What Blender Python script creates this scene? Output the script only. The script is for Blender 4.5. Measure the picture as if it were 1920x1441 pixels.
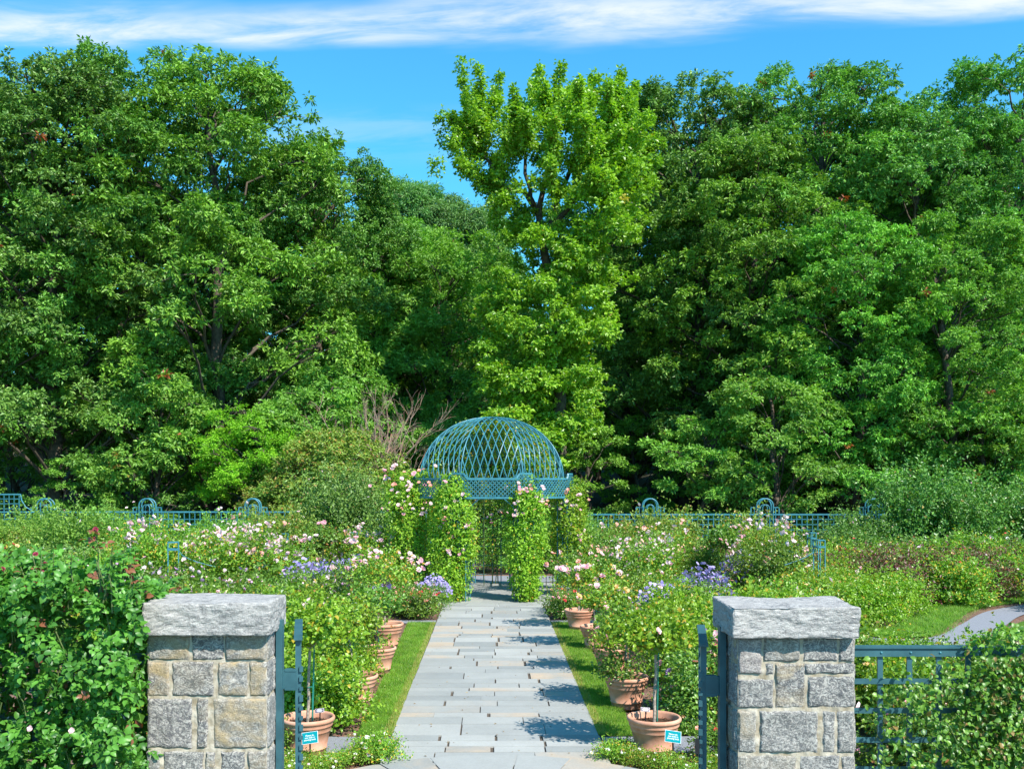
import bpy, math, random
import numpy as np
from mathutils import Vector, Matrix
R = math.radians
sc = bpy.context.scene
for o in list(bpy.data.objects): bpy.data.objects.remove(o)
COL = sc.collection

# ------------------------------------------------------------------ camera
FPX = 1838.0; EYE = 3.25
cam_d = bpy.data.cameras.new('camera'); cam = bpy.data.objects.new('camera', cam_d); COL.objects.link(cam)
cam.location = (0, 0, EYE); cam.rotation_euler = (R(90), 0, 0)
cam_d.sensor_width = 36; cam_d.lens = 36 * FPX / 1920
cam_d.shift_x = 38 / 1920; cam_d.shift_y = 185.5 / 1920
cam_d.clip_start = .1; cam_d.clip_end = 3000
sc.camera = cam
sc.render.resolution_x = 1024; sc.render.resolution_y = 768
sc.view_settings.view_transform = 'Standard'; sc.view_settings.look = 'None'
sc.view_settings.exposure = .8; sc.view_settings.gamma = 1.0
try:
    sc.cycles.max_bounces = 8; sc.cycles.diffuse_bounces = 4; sc.cycles.transmission_bounces = 6
    sc.cycles.transparent_max_bounces = 8
except Exception: pass

def at(px, py, d):
    """world point seen at photograph pixel px,py at distance d along the path axis"""
    return Vector(((px - 922) / FPX * d, d, EYE - (py - 906) / FPX * d))

# ------------------------------------------------------------------ sky and sun
SUN_EL = 46; SUN = Vector((.46, -.54, 0)).normalized() * math.cos(R(SUN_EL)); SUN.z = math.sin(R(SUN_EL))
w = bpy.data.worlds.new('World'); sc.world = w; w.use_nodes = True
nt = w.node_tree; N = nt.nodes; N.clear(); L = nt.links.new
out = N.new('ShaderNodeOutputWorld'); bg = N.new('ShaderNodeBackground'); bg.inputs[1].default_value = .12
sky = N.new('ShaderNodeTexSky'); sky.sky_type = 'NISHITA'; sky.sun_disc = False
sky.sun_elevation = R(SUN_EL); sky.sun_rotation = math.atan2(SUN.x, SUN.y)
sky.air_density = 1.0; sky.dust_density = .25; sky.ozone_density = 2.2; sky.altitude = 0
hs = N.new('ShaderNodeHueSaturation'); hs.inputs['Hue'].default_value = .488; hs.inputs['Saturation'].default_value = 1.12; hs.inputs['Value'].default_value = 1.55
L(sky.outputs[0], hs.inputs['Color'])
tn = N.new('ShaderNodeMixRGB'); tn.blend_type = 'MULTIPLY'; tn.inputs[0].default_value = 1; L(hs.outputs[0], tn.inputs[1]); tn.inputs[2].default_value = (.30, .74, .86, 1)
tc = N.new('ShaderNodeTexCoord'); sep = N.new('ShaderNodeSeparateXYZ'); L(tc.outputs['Generated'], sep.inputs[0])
def M(op, a, b=None, c=None):
    n = N.new('ShaderNodeMath'); n.operation = op
    for i, v in enumerate((a, b, c)):
        if v is None: continue
        if isinstance(v, (int, float)): n.inputs[i].default_value = v
        else: L(v, n.inputs[i])
    return n.outputs[0]
def MR(v, a, b, c=0., d=1.):
    n = N.new('ShaderNodeMapRange'); n.interpolation_type = 'SMOOTHSTEP'; n.clamp = True
    L(v, n.inputs[0]); n.inputs[1].default_value = a; n.inputs[2].default_value = b; n.inputs[3].default_value = c; n.inputs[4].default_value = d
    return n.outputs[0]
# cirrus band: position on a flat cloud layer (x/z, y/z)
zz = M('MAXIMUM', sep.outputs[2], .02)
u = M('DIVIDE', sep.outputs[0], zz); v = M('DIVIDE', sep.outputs[1], zz)
cmb = N.new('ShaderNodeCombineXYZ'); L(M('MULTIPLY', u, .9), cmb.inputs[0]); L(M('ADD', M('MULTIPLY', v, 2.6), M('MULTIPLY', u, .25)), cmb.inputs[1])
def noise(vec, s, det, rough, dist=0):
    n = N.new('ShaderNodeTexNoise'); n.inputs['Scale'].default_value = s; n.inputs['Detail'].default_value = det
    n.inputs['Roughness'].default_value = rough; n.inputs['Distortion'].default_value = dist; L(vec, n.inputs['Vector']); return n.outputs[0]
n1 = noise(cmb.outputs[0], 1.3, 4, .55); n2 = noise(cmb.outputs[0], 2.6, 11, .62, .5)
# lower edge of the band on the layer and its thickness
edge = M('ADD', M('MULTIPLY', u, -.072), 2.20)              # v of the near side of the band falls towards the right
dv = M('ADD', M('SUBTRACT', edge, v), M('MULTIPLY', M('SUBTRACT', n1, .5), .28))
lo = MR(dv, -.05, .07)
hi = MR(dv, .10, .27, 1, 0)
band = M('MULTIPLY', lo, hi)
gap = MR(u, 1.02, 1.55, 1, .2)
gap2 = MR(u, 1.62, 1.85, 0, .75)
band = M('MULTIPLY', band, M('MAXIMUM', gap, gap2))
wisp = MR(n2, .30, .66)
mask = M('MULTIPLY', band, M('ADD', M('MULTIPLY', wisp, .78), .12))
# a faint veil lower down
vl = M('MULTIPLY', MR(v, 2.55, 2.75), MR(v, 2.8, 3.15, 1, 0))
mask = M('ADD', mask, M('MULTIPLY', M('MULTIPLY', vl, MR(u, -1.3, -.5)), M('MULTIPLY', MR(u, -.2, .5, 1, 0), M('MULTIPLY', wisp, .16))))
mask = M('MINIMUM', mask, .93)
mx = N.new('ShaderNodeMixRGB'); L(mask, mx.inputs[0]); L(tn.outputs[0], mx.inputs[1]); mx.inputs[2].default_value = (4.9, 5.15, 5.4, 1)
L(mx.outputs[0], bg.inputs[0]); L(bg.outputs[0], out.inputs[0])

sun_d = bpy.data.lights.new('sun', 'SUN'); sun_d.energy = 5.0; sun_d.angle = R(.5); sun_d.color = (1, .95, .87)
sun = bpy.data.objects.new('sun', sun_d); COL.objects.link(sun)
sun.rotation_euler = SUN.to_track_quat('Z', 'Y').to_euler(); sun.location = (20, -20, 40)

# ------------------------------------------------------------------ materials
def newmat(name):
    m = bpy.data.materials.new(name); m.use_nodes = True; t = m.node_tree; t.nodes.clear()
    o = t.nodes.new('ShaderNodeOutputMaterial'); return m, t, o
class T:
    def __init__(s, t): s.t = t
    def n(s, typ, **kw):
        x = s.t.nodes.new(typ)
        for k, v in kw.items():
            if k.startswith('_'): setattr(x, k[1:], v)
            else:
                i = x.inputs[int(k[1:]) if k[0] == 'i' and k[1:].isdigit() else k.replace('__', ' ')]
                if hasattr(v, 'is_linked'): s.t.links.new(v, i)
                else: i.default_value = v
        return x
def c4(c): return (c[0], c[1], c[2], 1)
def mixc(g, f, a, b, mode='MIX'):
    x = g.n('ShaderNodeMixRGB', _blend_type=mode)
    for i, v in ((0, f), (1, a), (2, b)):
        if hasattr(v, 'is_linked'): g.t.links.new(v, x.inputs[i])
        else: x.inputs[i].default_value = v if i == 0 else c4(v)
    return x.outputs[0]
LG = 1.3
def leafmat(name, dark, light, accent=None, amt=0., trans=.28, rough=.42, spec=.5):
    """leaf colour varies leaf by leaf with the face attribute tint; accent = odd leaves (turned or new growth)"""
    dark = tuple(c * LG for c in dark); light = tuple(c * LG for c in light)
    m, t, o = newmat(name); g = T(t)
    a = g.n('ShaderNodeAttribute', _attribute_name='tint'); 
    oi = g.n('ShaderNodeObjectInfo')
    col = mixc(g, a.outputs['Fac'], dark, light)
    if accent:
        a2 = g.n('ShaderNodeAttribute', _attribute_name='odd')
        th = g.n('ShaderNodeMath', _operation='GREATER_THAN', i0=a2.outputs['Fac'], i1=1 - amt)
        col = mixc(g, th.outputs[0], col, accent)
    mr = g.n('ShaderNodeMapRange', i0=oi.outputs['Random'], i3=.485, i4=.508)
    mv = g.n('ShaderNodeMapRange', i0=oi.outputs['Random'], i3=.9, i4=1.12)
    h = g.n('ShaderNodeHueSaturation', Hue=mr.outputs[0], Value=mv.outputs[0], Color=col)
    p = g.n('ShaderNodeBsdfPrincipled', i0=h.outputs[0], Roughness=rough); p.inputs['Specular IOR Level'].default_value = spec
    tb = g.n('ShaderNodeMixRGB', _blend_type='MULTIPLY', i0=1., i1=h.outputs[0]); tb.inputs[2].default_value = (1.5, 1.7, .5, 1)
    tr = g.n('ShaderNodeBsdfTranslucent', i0=tb.outputs[0])
    ms = g.n('ShaderNodeMixShader', i0=trans); t.links.new(p.outputs[0], ms.inputs[1]); t.links.new(tr.outputs[0], ms.inputs[2])
    t.links.new(ms.outputs[0], o.inputs[0]); return m
def plainmat(name, col, rough=.6, var=.12, scale=8, bump=0., spec=.4, col2=None, detail=6, obj=True, metal=0):
    m, t, o = newmat(name); g = T(t)
    tcn = g.n('ShaderNodeTexCoord'); nz = g.n('ShaderNodeTexNoise', Vector=tcn.outputs['Object' if obj else 'Generated'], Scale=float(scale), Detail=float(detail), Roughness=.6)
    c2 = col2 or tuple(x * (1 - var * 2) for x in col)
    mr = g.n('ShaderNodeMapRange', i0=nz.outputs[0], i1=.35, i2=.65)
    p = g.n('ShaderNodeBsdfPrincipled', i0=mixc(g, mr.outputs[0], c2, col), Roughness=rough, Metallic=float(metal)); p.inputs['Specular IOR Level'].default_value = spec
    if bump:
        b = g.n('ShaderNodeBump', Strength=bump, Distance=.02, Height=nz.outputs[0]); t.links.new(b.outputs[0], p.inputs['Normal'])
    t.links.new(p.outputs[0], o.inputs[0]); return m
def petalmat(name, a, b, trans=.25):
    m, t, o = newmat(name); g = T(t)
    at_ = g.n('ShaderNodeAttribute', _attribute_name='tint')
    col = mixc(g, at_.outputs['Fac'], a, b)
    p = g.n('ShaderNodeBsdfPrincipled', i0=col, Roughness=.6); tr = g.n('ShaderNodeBsdfTranslucent', i0=col)
    ms = g.n('ShaderNodeMixShader', i0=trans); t.links.new(p.outputs[0], ms.inputs[1]); t.links.new(tr.outputs[0], ms.inputs[2])
    t.links.new(ms.outputs[0], o.inputs[0]); return m

OAK = leafmat('oak_leaves', (.036, .108, .018), (.165, .345, .050), (.33, .10, .03), .0016, .20, .48, .35)
OAK2 = leafmat('oak_leaves_light', (.046, .135, .018), (.195, .39, .046), (.33, .10, .03), .0016, .22, .48, .35)
MAPLE = leafmat('yellow_green_leaves', (.080, .205, .014), (.245, .43, .036), (.40, .34, .04), .004, .33, .4)
MID = leafmat('mid_green_leaves', (.070, .165, .026), (.185, .345, .05), (.30, .22, .04), .003, .3, .5, .35)
OAK3 = leafmat('blue_oak_leaves', (.038, .108, .022), (.155, .32, .056), (.33, .12, .03), .002, .19, .46, .38)
FARL = leafmat('far_leaves', (.07, .17, .05), (.14, .29, .07), None, 0, .2, .55)
LIME = leafmat('lime_leaves', (.075, .155, .010), (.22, .34, .026), (.42, .30, .03), .06, .33, .38)
ROSE = leafmat('rose_leaves', (.042, .105, .014), (.150, .255, .030), (.34, .17, .05), .05, .28, .38)
CLIMB = leafmat('climber_leaves', (.085, .185, .012), (.27, .41, .036), (.42, .30, .03), .03, .33, .42, .35)
ROSEY = leafmat('yellowing_rose_leaves', (.08, .18, .016), (.20, .33, .03), (.50, .33, .04), .13, .3, .42)
FEATH = leafmat('feathery_lime_leaves', (.085, .22, .010), (.22, .46, .03), None, 0, .35, .5, .3)
OLIVE = leafmat('olive_leaves', (.10, .155, .02), (.22, .29, .045), (.36, .20, .05), .10, .28, .5)
REDD = leafmat('reddish_leaves', (.055, .085, .02), (.14, .19, .035), (.17, .055, .05), .50, .2, .5)
DKR = leafmat('dark_rose_leaves', (.032, .100, .018), (.135, .27, .040), (.30, .2, .05), .02, .22, .42)
GREYG = leafmat('grey_green_leaves', (.055, .125, .026), (.155, .27, .048), (.3, .24, .08), .03, .22, .5)
HEDGE = leafmat('hedge_leaves', (.026, .085, .012), (.105, .25, .032), (.24, .085, .05), .022, .28, .42, .4)
VINE = leafmat('vine_leaves', (.038, .105, .014), (.135, .26, .03), (.26, .17, .05), .05, .3, .4)
BARK = plainmat('bark', (.13, .10, .075), .9, .2, 6, .4, .2, (.055, .045, .036))
BARKL = plainmat('pale_bark', (.46, .38, .30), .85, .2, 30, .3, .2, (.17, .13, .10))
STEM = plainmat('green_stem', (.12, .17, .05), .6, .2, 40)
DEAD = plainmat('dead_twigs', (.30, .17, .11), .85, .2, 3, 0, .2, (.22, .18, .15))
TEAL = plainmat('teal_paint', (.032, .165, .21), .42, .1, 30, .05, .5, (.022, .12, .155))
TEALB = plainmat('bright_teal_paint', (.050, .215, .265), .38, .1, 5, .03, .5, (.032, .145, .185))
TEALD = plainmat('deep_teal_paint', (.042, .12, .14), .42, .1, 9, .05, .5, (.026, .082, .10), 9)
TERRA = plainmat('terracotta', (.64, .35, .24), .85, .1, 4.5, .12, .2, (.47, .215, .13), 9)
SOIL = plainmat('potting_soil', (.13, .075, .045), .95, .3, 60, .6, .1, (.045, .026, .018))
IRON = plainmat('black_iron', (.02, .02, .024), .4, .2, 30)
SIGNT = plainmat('sign_teal', (.0, .22, .25), .8, .03, 5, 0, .1)
WHITE = plainmat('white_lettering', (.85, .85, .85), .5, .02, 5)
PLAQUE = plainmat('plaque_plum', (.10, .065, .10), .4, .1, 20)
STAKE = plainmat('green_stake', (.02, .22, .16), .4, .1, 20)
PINKP = petalmat('pale_pink_petals', (.84, .52, .55), (.92, .78, .76))
PINK = petalmat('pink_petals', (.78, .34, .42), (.90, .58, .61))
PEACH = petalmat('peach_petals', (.85, .36, .26), (.90, .62, .50))
MAUVE = petalmat('mauve_petals', (.52, .25, .50), (.74, .46, .68))
WHITEP = petalmat('white_petals', (.80, .76, .70), (.88, .88, .84))
REDP = petalmat('red_petals', (.70, .035, .05), (.80, .12, .10))
APRI = petalmat('apricot_petals', (.85, .45, .15), (.90, .70, .35))
PURP = petalmat('purple_petals', (.28, .22, .50), (.50, .42, .72))
DKRED = petalmat('dark_red_buds', (.28, .02, .05), (.45, .06, .12))

# ------------------------------------------------------------------ mesh building
class MB:
    def __init__(s): s.V = []; s.F = []; s.n = 0
    def add(s, V, F, mi=0, tint=.5, odd=0., smooth=False):
        V = np.asarray(V, dtype=np.float32).reshape(-1, 3); F = np.asarray(F, dtype=np.int32)
        m = len(F)
        s.V.append(V); s.F.append((F + s.n, mi, np.broadcast_to(np.asarray(tint, dtype=np.float32), (m,)), np.broadcast_to(np.asarray(odd, dtype=np.float32), (m,)), smooth)); s.n += len(V)
    def mesh(s, name, mats):
        me = bpy.data.meshes.new(name)
        V = np.concatenate(s.V); me.vertices.add(len(V)); me.vertices.foreach_set('co', V.ravel())
        loops = np.concatenate([f[0].ravel() for f in s.F]); cnt = np.concatenate([np.full(len(f[0]), f[0].shape[1], np.int32) for f in s.F])
        start = np.concatenate([[0], np.cumsum(cnt)[:-1]]).astype(np.int32)
        me.loops.add(len(loops)); me.loops.foreach_set('vertex_index', loops)
        me.polygons.add(len(cnt)); me.polygons.foreach_set('loop_start', start)
        mi = np.concatenate([np.full(len(f[0]), f[1], np.int32) for f in s.F]); me.polygons.foreach_set('material_index', mi)
        sm = np.concatenate([np.full(len(f[0]), f[4], bool) for f in s.F]); me.polygons.foreach_set('use_smooth', sm)
        for nm, k in (('tint', 2), ('odd', 3)):
            a = me.attributes.new(nm, 'FLOAT', 'FACE'); a.data.foreach_set('value', np.concatenate([f[k] for f in s.F]).astype(np.float32))
        for m in (mats if isinstance(mats, (list, tuple)) else [mats]): me.materials.append(m)
        me.update(calc_edges=True); return me
    def build(s, name, mats, parent=None, loc=None, rot=None):
        return link(name, s.mesh(name, mats), parent, loc, rot)
def link(name, me, parent=None, loc=None, rot=None):
    o = bpy.data.objects.new(name, me); COL.objects.link(o)
    if parent: o.parent = parent
    if loc is not None: o.location = loc
    if rot is not None: o.rotation_euler = rot
    return o
def tag(o, label=None, cat=None, group=None, kind=None):
    if label: o['label'] = label
    if cat: o['category'] = cat
    if group: o['group'] = group
    if kind: o['kind'] = kind
    return o
def thing(name, label, cat, loc=(0, 0, 0), rz=0, group=None, s=1):
    o = bpy.data.objects.new(name, None); COL.objects.link(o); o.empty_display_size = .2
    o.location = loc; o.rotation_euler = (0, 0, rz); o.scale = (s, s, s) if not hasattr(s, '__len__') else s
    return tag(o, label, cat, group)
CH = {}
def kids(o):
    return [c for c in bpy.data.objects if c.parent == o]
def copy_tree(o, kid=None, parent=None):
    c = o.copy(); COL.objects.link(c)
    if parent: c.parent = parent
    for ch in (kids(o) if kid is None else kid): copy_tree(ch, kids(ch) if parent is None and False else [], c)
    return c
def box(mb, c, s, mi=0, rz=0., tint=.5, rot=None):
    c = np.array(c, float); h = np.array(s, float) / 2
    P = np.array([[x, y, z] for z in (-1, 1) for y in (-1, 1) for x in (-1, 1)]) * h
    if rot is not None: P = P @ np.array(rot).T
    elif rz: ca, sa = math.cos(rz), math.sin(rz); P = P @ np.array([[ca, sa, 0], [-sa, ca, 0], [0, 0, 1]])
    mb.add(P + c, [[0, 2, 3, 1], [4, 5, 7, 6], [0, 1, 5, 4], [2, 6, 7, 3], [0, 4, 6, 2], [1, 3, 7, 5]], mi, tint)
def bar(mb, a, b, t, mi=0, sides=4, r2=None):
    tube(mb, [a, b], [t / 2 * 1.2, (r2 if r2 else t) / 2 * 1.2], sides, mi)
def tube(mb, pts, rad, sides=6, mi=0, smooth=True, cap=True):
    P = np.array([list(p) for p in pts], float); n = len(P)
    rad = np.broadcast_to(np.asarray(rad, float), (n,))
    D = np.gradient(P, axis=0) if n > 2 else np.array([P[1] - P[0]] * 2)
    D /= np.linalg.norm(D, axis=1)[:, None] + 1e-9
    ref = np.array([0, 0, 1.]) if abs(D[:, 2]).mean() < .8 else np.array([0, 1., 0])
    A = np.cross(D, ref); A /= np.linalg.norm(A, axis=1)[:, None] + 1e-9; B = np.cross(D, A)
    th = np.arange(sides) * 2 * math.pi / sides + math.pi / 4
    V = P[:, None] + rad[:, None, None] * (np.cos(th)[None, :, None] * A[:, None] + np.sin(th)[None, :, None] * B[:, None])
    V = V.reshape(-1, 3); i = np.arange(n - 1)[:, None] * sides; j = np.arange(sides)[None]; k = (j + 1) % sides
    F = np.stack([i + j, i + k, i + sides + k, i + sides + j], -1).reshape(-1, 4)
    mb.add(V, F, mi, .5, 0, smooth and sides > 4)
    if cap and sides == 4:
        mb.add(V[:4], [[0, 1, 2, 3]], mi); mb.add(V[-4:], [[3, 2, 1, 0]], mi)
def lathe(mb, prof, sides=40, mi=0, c=(0, 0, 0), smooth=True):
    pr = np.array(prof, float); n = len(pr); th = np.arange(sides) * 2 * math.pi / sides
    V = np.stack([pr[:, 0][:, None] * np.cos(th), pr[:, 0][:, None] * np.sin(th), np.repeat(pr[:, 1][:, None], sides, 1)], -1).reshape(-1, 3) + np.array(c)
    i = np.arange(n - 1)[:, None] * sides; j = np.arange(sides)[None]; k = (j + 1) % sides
    mb.add(V, np.stack([i + j, i + k, i + sides + k, i + sides + j], -1).reshape(-1, 4), mi, .5, 0, smooth)
def unit(a): return a / (np.linalg.norm(a, axis=-1, keepdims=True) + 1e-9)
def leaves(mb, P, D, Nn, L_, W_, tint, odd, mi=0, fold=.18, droop=.15):
    """one bent four-cornered leaf per point"""
    n = len(P); D = unit(D); S = unit(np.cross(D, Nn)); U = np.cross(S, D)
    L_ = np.broadcast_to(L_, (n,))[:, None]; W_ = np.broadcast_to(W_, (n,))[:, None]
    V = np.stack([P, P + D * L_ * .45 + S * W_ / 2 + U * W_ * fold, P + D * L_ - U * L_ * droop, P + D * L_ * .45 - S * W_ / 2 + U * W_ * fold], 1).reshape(-1, 3)
    i = np.arange(n)[:, None] * 4
    mb.add(V, np.concatenate([i + np.array([[0, 1, 2]]), i + np.array([[0, 2, 3]])]), mi, np.tile(tint, 2), np.tile(odd, 2))
def ovate(mb, P, D, Nn, L_, W_, tint, odd, mi=0):
    n = len(P); D = unit(D); S = unit(np.cross(D, Nn)); U = np.cross(S, D)
    L_ = np.broadcast_to(L_, (n,))[:, None]; W_ = np.broadcast_to(W_, (n,))[:, None]
    def pt(t, w_, up): return P + D * L_ * t + S * W_ * w_ + U * (W_ * abs(w_) * .45 + L_ * up)
    V = np.stack([pt(0, 0, 0), pt(.30, 0, .03), pt(.68, 0, .0), pt(1, 0, -.14), pt(.22, .42, 0), pt(.62, .43, 0), pt(.22, -.42, 0), pt(.62, -.43, 0)], 1).reshape(-1, 3)
    i = np.arange(n)[:, None] * 8
    mb.add(V, np.concatenate([i + np.array([[0, 4, 1]]), i + np.array([[0, 1, 6]]), i + np.array([[2, 5, 3]]), i + np.array([[2, 3, 7]])]), mi, np.tile(tint, 4), np.tile(odd, 4), True)
    mb.n -= len(V); mb.add(np.zeros((0, 3)), np.concatenate([i + np.array([[1, 4, 5, 2]]), i + np.array([[1, 2, 7, 6]])]), mi, np.tile(tint, 2), np.tile(odd, 2), True); mb.n += len(V)
def compound(mb, P, D, Nn, size, tint, odd, rg, mi=0, five=True):
    """rose leaf: five ovate leaflets on a stalk"""
    D = unit(D); S = unit(np.cross(D, Nn)); U = np.cross(S, D); size = np.broadcast_to(size, (len(P),))[:, None]
    specs = [(1.0, 0, 1.1), (.62, 1, 1), (.62, -1, 1)] + ([(.2, 1, .8), (.2, -1, .8)] if five else [])
    for t, sd, sz in specs:
        q = P + D * size * t * 1.15 - U * size * t * t * .25
        dd = D * (1 if sd == 0 else .45) + S * sd * .95 - U * (.15 + rg.normal(0, .12, (len(P), 1)))
        ovate(mb, q, dd, U + rg.normal(0, .25, P.shape), size[:, 0] * .95 * sz, size[:, 0] * .68 * sz, tint + rg.normal(0, .08, len(P)), odd, mi)
def rv(rg, n): return unit(rg.normal(0, 1, (n, 3)))

# ------------------------------------------------------------------ terrain
def sm(t): t = np.clip(t, 0, 1); return t * t * (3 - 2 * t)
def gz(x, y):
    x = np.asarray(x, float); y = np.asarray(y, float)
    return sm((y - 42) / 26) * (1.2 + 4.3 * sm((x - 1) / 18) + 1.2 * sm((-x - 16) / 14)) + sm((y - 72) / 60) * 15
xs = np.concatenate([np.linspace(-900, -90, 8), np.linspace(-80, 80, 81), np.linspace(90, 900, 8)])
ys = np.concatenate([np.linspace(-60, 38, 26), np.linspace(40, 150, 74), np.linspace(170, 1400, 8)])
X, Y = np.meshgrid(xs, ys); Z = gz(X, Y) + np.where(Y > 43, .25 * np.sin(X * .9) * np.cos(Y * .7), 0) - .02
g = MB(); nx = len(xs); i = (np.arange(len(ys) - 1)[:, None] * nx + np.arange(nx - 1)[None]).ravel()[:, None]
g.add(np.stack([X, Y, Z], -1), i + np.array([[0, 1, nx + 1, nx]]), 0, .5, 0, True)
m, t, o = newmat('mulch_and_leaf_litter'); q = T(t)
tcn = q.n('ShaderNodeTexCoord'); a = q.n('ShaderNodeTexNoise', Vector=tcn.outputs['Object'], Scale=9., Detail=8., Roughness=.75)
b = q.n('ShaderNodeTexVoronoi', Vector=tcn.outputs['Object'], Scale=38.)
r1 = q.n('ShaderNodeMapRange', i0=a.outputs[0], i1=.35, i2=.65)
colr = mixc(q, r1.outputs[0], (.10, .05, .032), (.27, .155, .10)); colr = mixc(q, .35, colr, b.outputs['Color'], 'SOFT_LIGHT')
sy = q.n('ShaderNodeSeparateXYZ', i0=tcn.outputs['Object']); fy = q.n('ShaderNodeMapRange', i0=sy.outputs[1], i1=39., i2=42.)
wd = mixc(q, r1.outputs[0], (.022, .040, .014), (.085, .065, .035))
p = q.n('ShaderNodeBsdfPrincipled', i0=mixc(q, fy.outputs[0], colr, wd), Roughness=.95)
bp = q.n('ShaderNodeBump', Strength=.8, Distance=.03, Height=b.outputs['Distance']); t.links.new(bp.outputs[0], p.inputs['Normal']); t.links.new(p.outputs[0], o.inputs[0])
tag(g.build('ground', m), kind='structure')

# ------------------------------------------------------------------ paving
def stonemat(name, c1, c2, c3, speck=.25):
    m, t, o = newmat(name); g = T(t)
    tcn = g.n('ShaderNodeTexCoord'); at_ = g.n('ShaderNodeAttribute', _attribute_name='tint'); ao = g.n('ShaderNodeAttribute', _attribute_name='odd')
    off = g.n('ShaderNodeCombineXYZ', i0=at_.outputs['Fac'], i1=ao.outputs['Fac']); sc_ = g.n('ShaderNodeVectorMath', _operation='SCALE', i0=off.outputs[0]); sc_.inputs['Scale'].default_value = 40
    av = g.n('ShaderNodeVectorMath', _operation='ADD', i0=tcn.outputs['Object'], i1=sc_.outputs[0])
    n1 = g.n('ShaderNodeTexNoise', Vector=av.outputs[0], Scale=1.6, Detail=5., Roughness=.6, Distortion=.6)
    n2 = g.n('ShaderNodeTexNoise', Vector=tcn.outputs['Object'], Scale=45., Detail=6., Roughness=.7)
    r = g.n('ShaderNodeMapRange', i0=n1.outputs[0], i1=.35, i2=.68)
    base = mixc(g, at_.outputs['Fac'], c1, c2)
    th = g.n('ShaderNodeMapRange', i0=ao.outputs['Fac'], i1=.78, i2=.84)
    mm = g.n('ShaderNodeMath', _operation='MULTIPLY', i0=th.outputs[0], i1=r.outputs[0])
    col = mixc(g, mm.outputs[0], base, c3)
    n3 = g.n('ShaderNodeTexNoise', Vector=tcn.outputs['Object'], Scale=1.3, Detail=9., Roughness=.75); mx3 = g.n('ShaderNodeMath', _operation='ADD', i0=n2.outputs[0], i1=n3.outputs[0])
    r2 = g.n('ShaderNodeMapRange', i0=mx3.outputs[0], i1=.68, i2=1.32, i3=1 - speck * .8, i4=1 + speck * .45)
    h = g.n('ShaderNodeHueSaturation', Color=col, Value=r2.outputs[0])
    p = g.n('ShaderNodeBsdfPrincipled', i0=h.outputs[0], Roughness=.72)
    b = g.n('ShaderNodeBump', Strength=.25, Distance=.006, Height=n2.outputs[0]); t.links.new(b.outputs[0], p.inputs['Normal'])
    t.links.new(p.outputs[0], o.inputs[0]); return m
FLAG = stonemat('bluestone', (.255, .262, .25), (.375, .372, .345), (.44, .345, .25))
JOINT = plainmat('joint_dirt', (.16, .13, .10), .95, .2, 60, .5, .1, (.07, .055, .045))
def slab(mb, x0, x1, y0, y1, z=.035, rg=None, cuts=None):
    t_ = rg.random(); o_ = rg.random(); j = rg.normal(0, .004, 4)
    P = [(x0 + j[0], y0, .0), (x1 + j[1], y0 + j[2], .0), (x1 + j[1], y1, .0), (x0 + j[0], y1 + j[3], .0)]
    zt = z + rg.uniform(-.002, .002)
    V = [(a, b, 0) for a, b, c in P] + [(a, b, zt) for a, b, c in P]
    mb.add(V, [[4, 5, 6, 7], [0, 1, 5, 4], [1, 2, 6, 5], [2, 3, 7, 6], [3, 0, 4, 7]], 0, t_, o_)
rg = np.random.default_rng(5); mb = MB(); y = 11.22; CX = .045; HW = 1.325
while y < 26.3:
    dy = rg.choice([.26, .34, .42, .5, .6], p=[.2, .25, .2, .2, .15]) * (.9 + .2 * rg.random()); y1 = min(y + dy, 26.45)
    k = rg.choice([1, 2, 3, 3]); xs_ = {1: [rg.uniform(-.3, .3)], 2: [rg.uniform(-.75, -.3), rg.uniform(.3, .75)], 3: [rg.uniform(-.85, -.55), rg.uniform(-.1, .1), rg.uniform(.55, .85)]}[int(k)]
    e = [-HW] + xs_ + [HW]; gp = [0] + [rg.choice([.005, .012, .02]) for _ in xs_] + [0]
    for a in range(len(e) - 1): slab(mb, CX + e[a] + gp[a], CX + e[a + 1] - gp[a + 1], y + .007, y1 - .006, .035, rg)
    y = y1
tag(mb.build('stone_path', FLAG), kind='structure')
mb = MB(); box(mb, (CX, 19.1, .008), (HW * 2 + .06, 15.0, .016)); tag(mb.build('path_bed', JOINT), kind='structure')
rg = np.random.default_rng(55); lv = MB(); n = 150; P = np.stack([rg.uniform(-1.3, 1.4, n), rg.uniform(11.4, 26, n), np.full(n, .042)], 1); s_ = rg.uniform(.02, .045, n)
leaves(lv, P, rg.normal(0, 1, (n, 3)) * [1, 1, .1], rg.normal(0, .15, (n, 3)) + [0, 0, 1], s_, s_ * .6, rg.random(n), rg.random(n))
tag(lv.build('fallen_leaves', petalmat('dry_litter', (.20, .11, .05), (.55, .42, .22))), 'scattered dry leaves and petals lying on the stone path', 'fallen leaves', kind='stuff')
# semicircular landing with radial slabs
mb = MB(); cx, cy, r0, r1_ = .04, 9.06, 1.55, 2.56
rg = np.random.default_rng(8); ang = np.linspace(-10, 190, 13)
for ring, (ra, rb) in enumerate(((.0, .78), (.80, 1.55), (1.565, 2.56))):
    an = ang + ring * 7 + rg.normal(0, 1.5, len(ang))
    for a0, a1 in zip(an[:-1], an[1:]):
        th = np.linspace(R(a0) + .004, R(a1) - .004, 6)
        top = [(cx + ra * math.cos(q_), cy + ra * math.sin(q_), .038) for q_ in th] + [(cx + rb * math.cos(q_), cy + rb * math.sin(q_), .038) for q_ in th[::-1]]
        bot = [(a_, b_, 0) for a_, b_, c_ in top]; n = len(top)
        tt, oo = rg.random(), rg.random()
        mb.add(top, [list(range(n))], 0, tt, oo); mb.add(top + bot, [[i_, (i_ + 1) % n, (i_ + 1) % n + n, i_ + n] for i_ in range(n)], 0, tt, oo)
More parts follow.
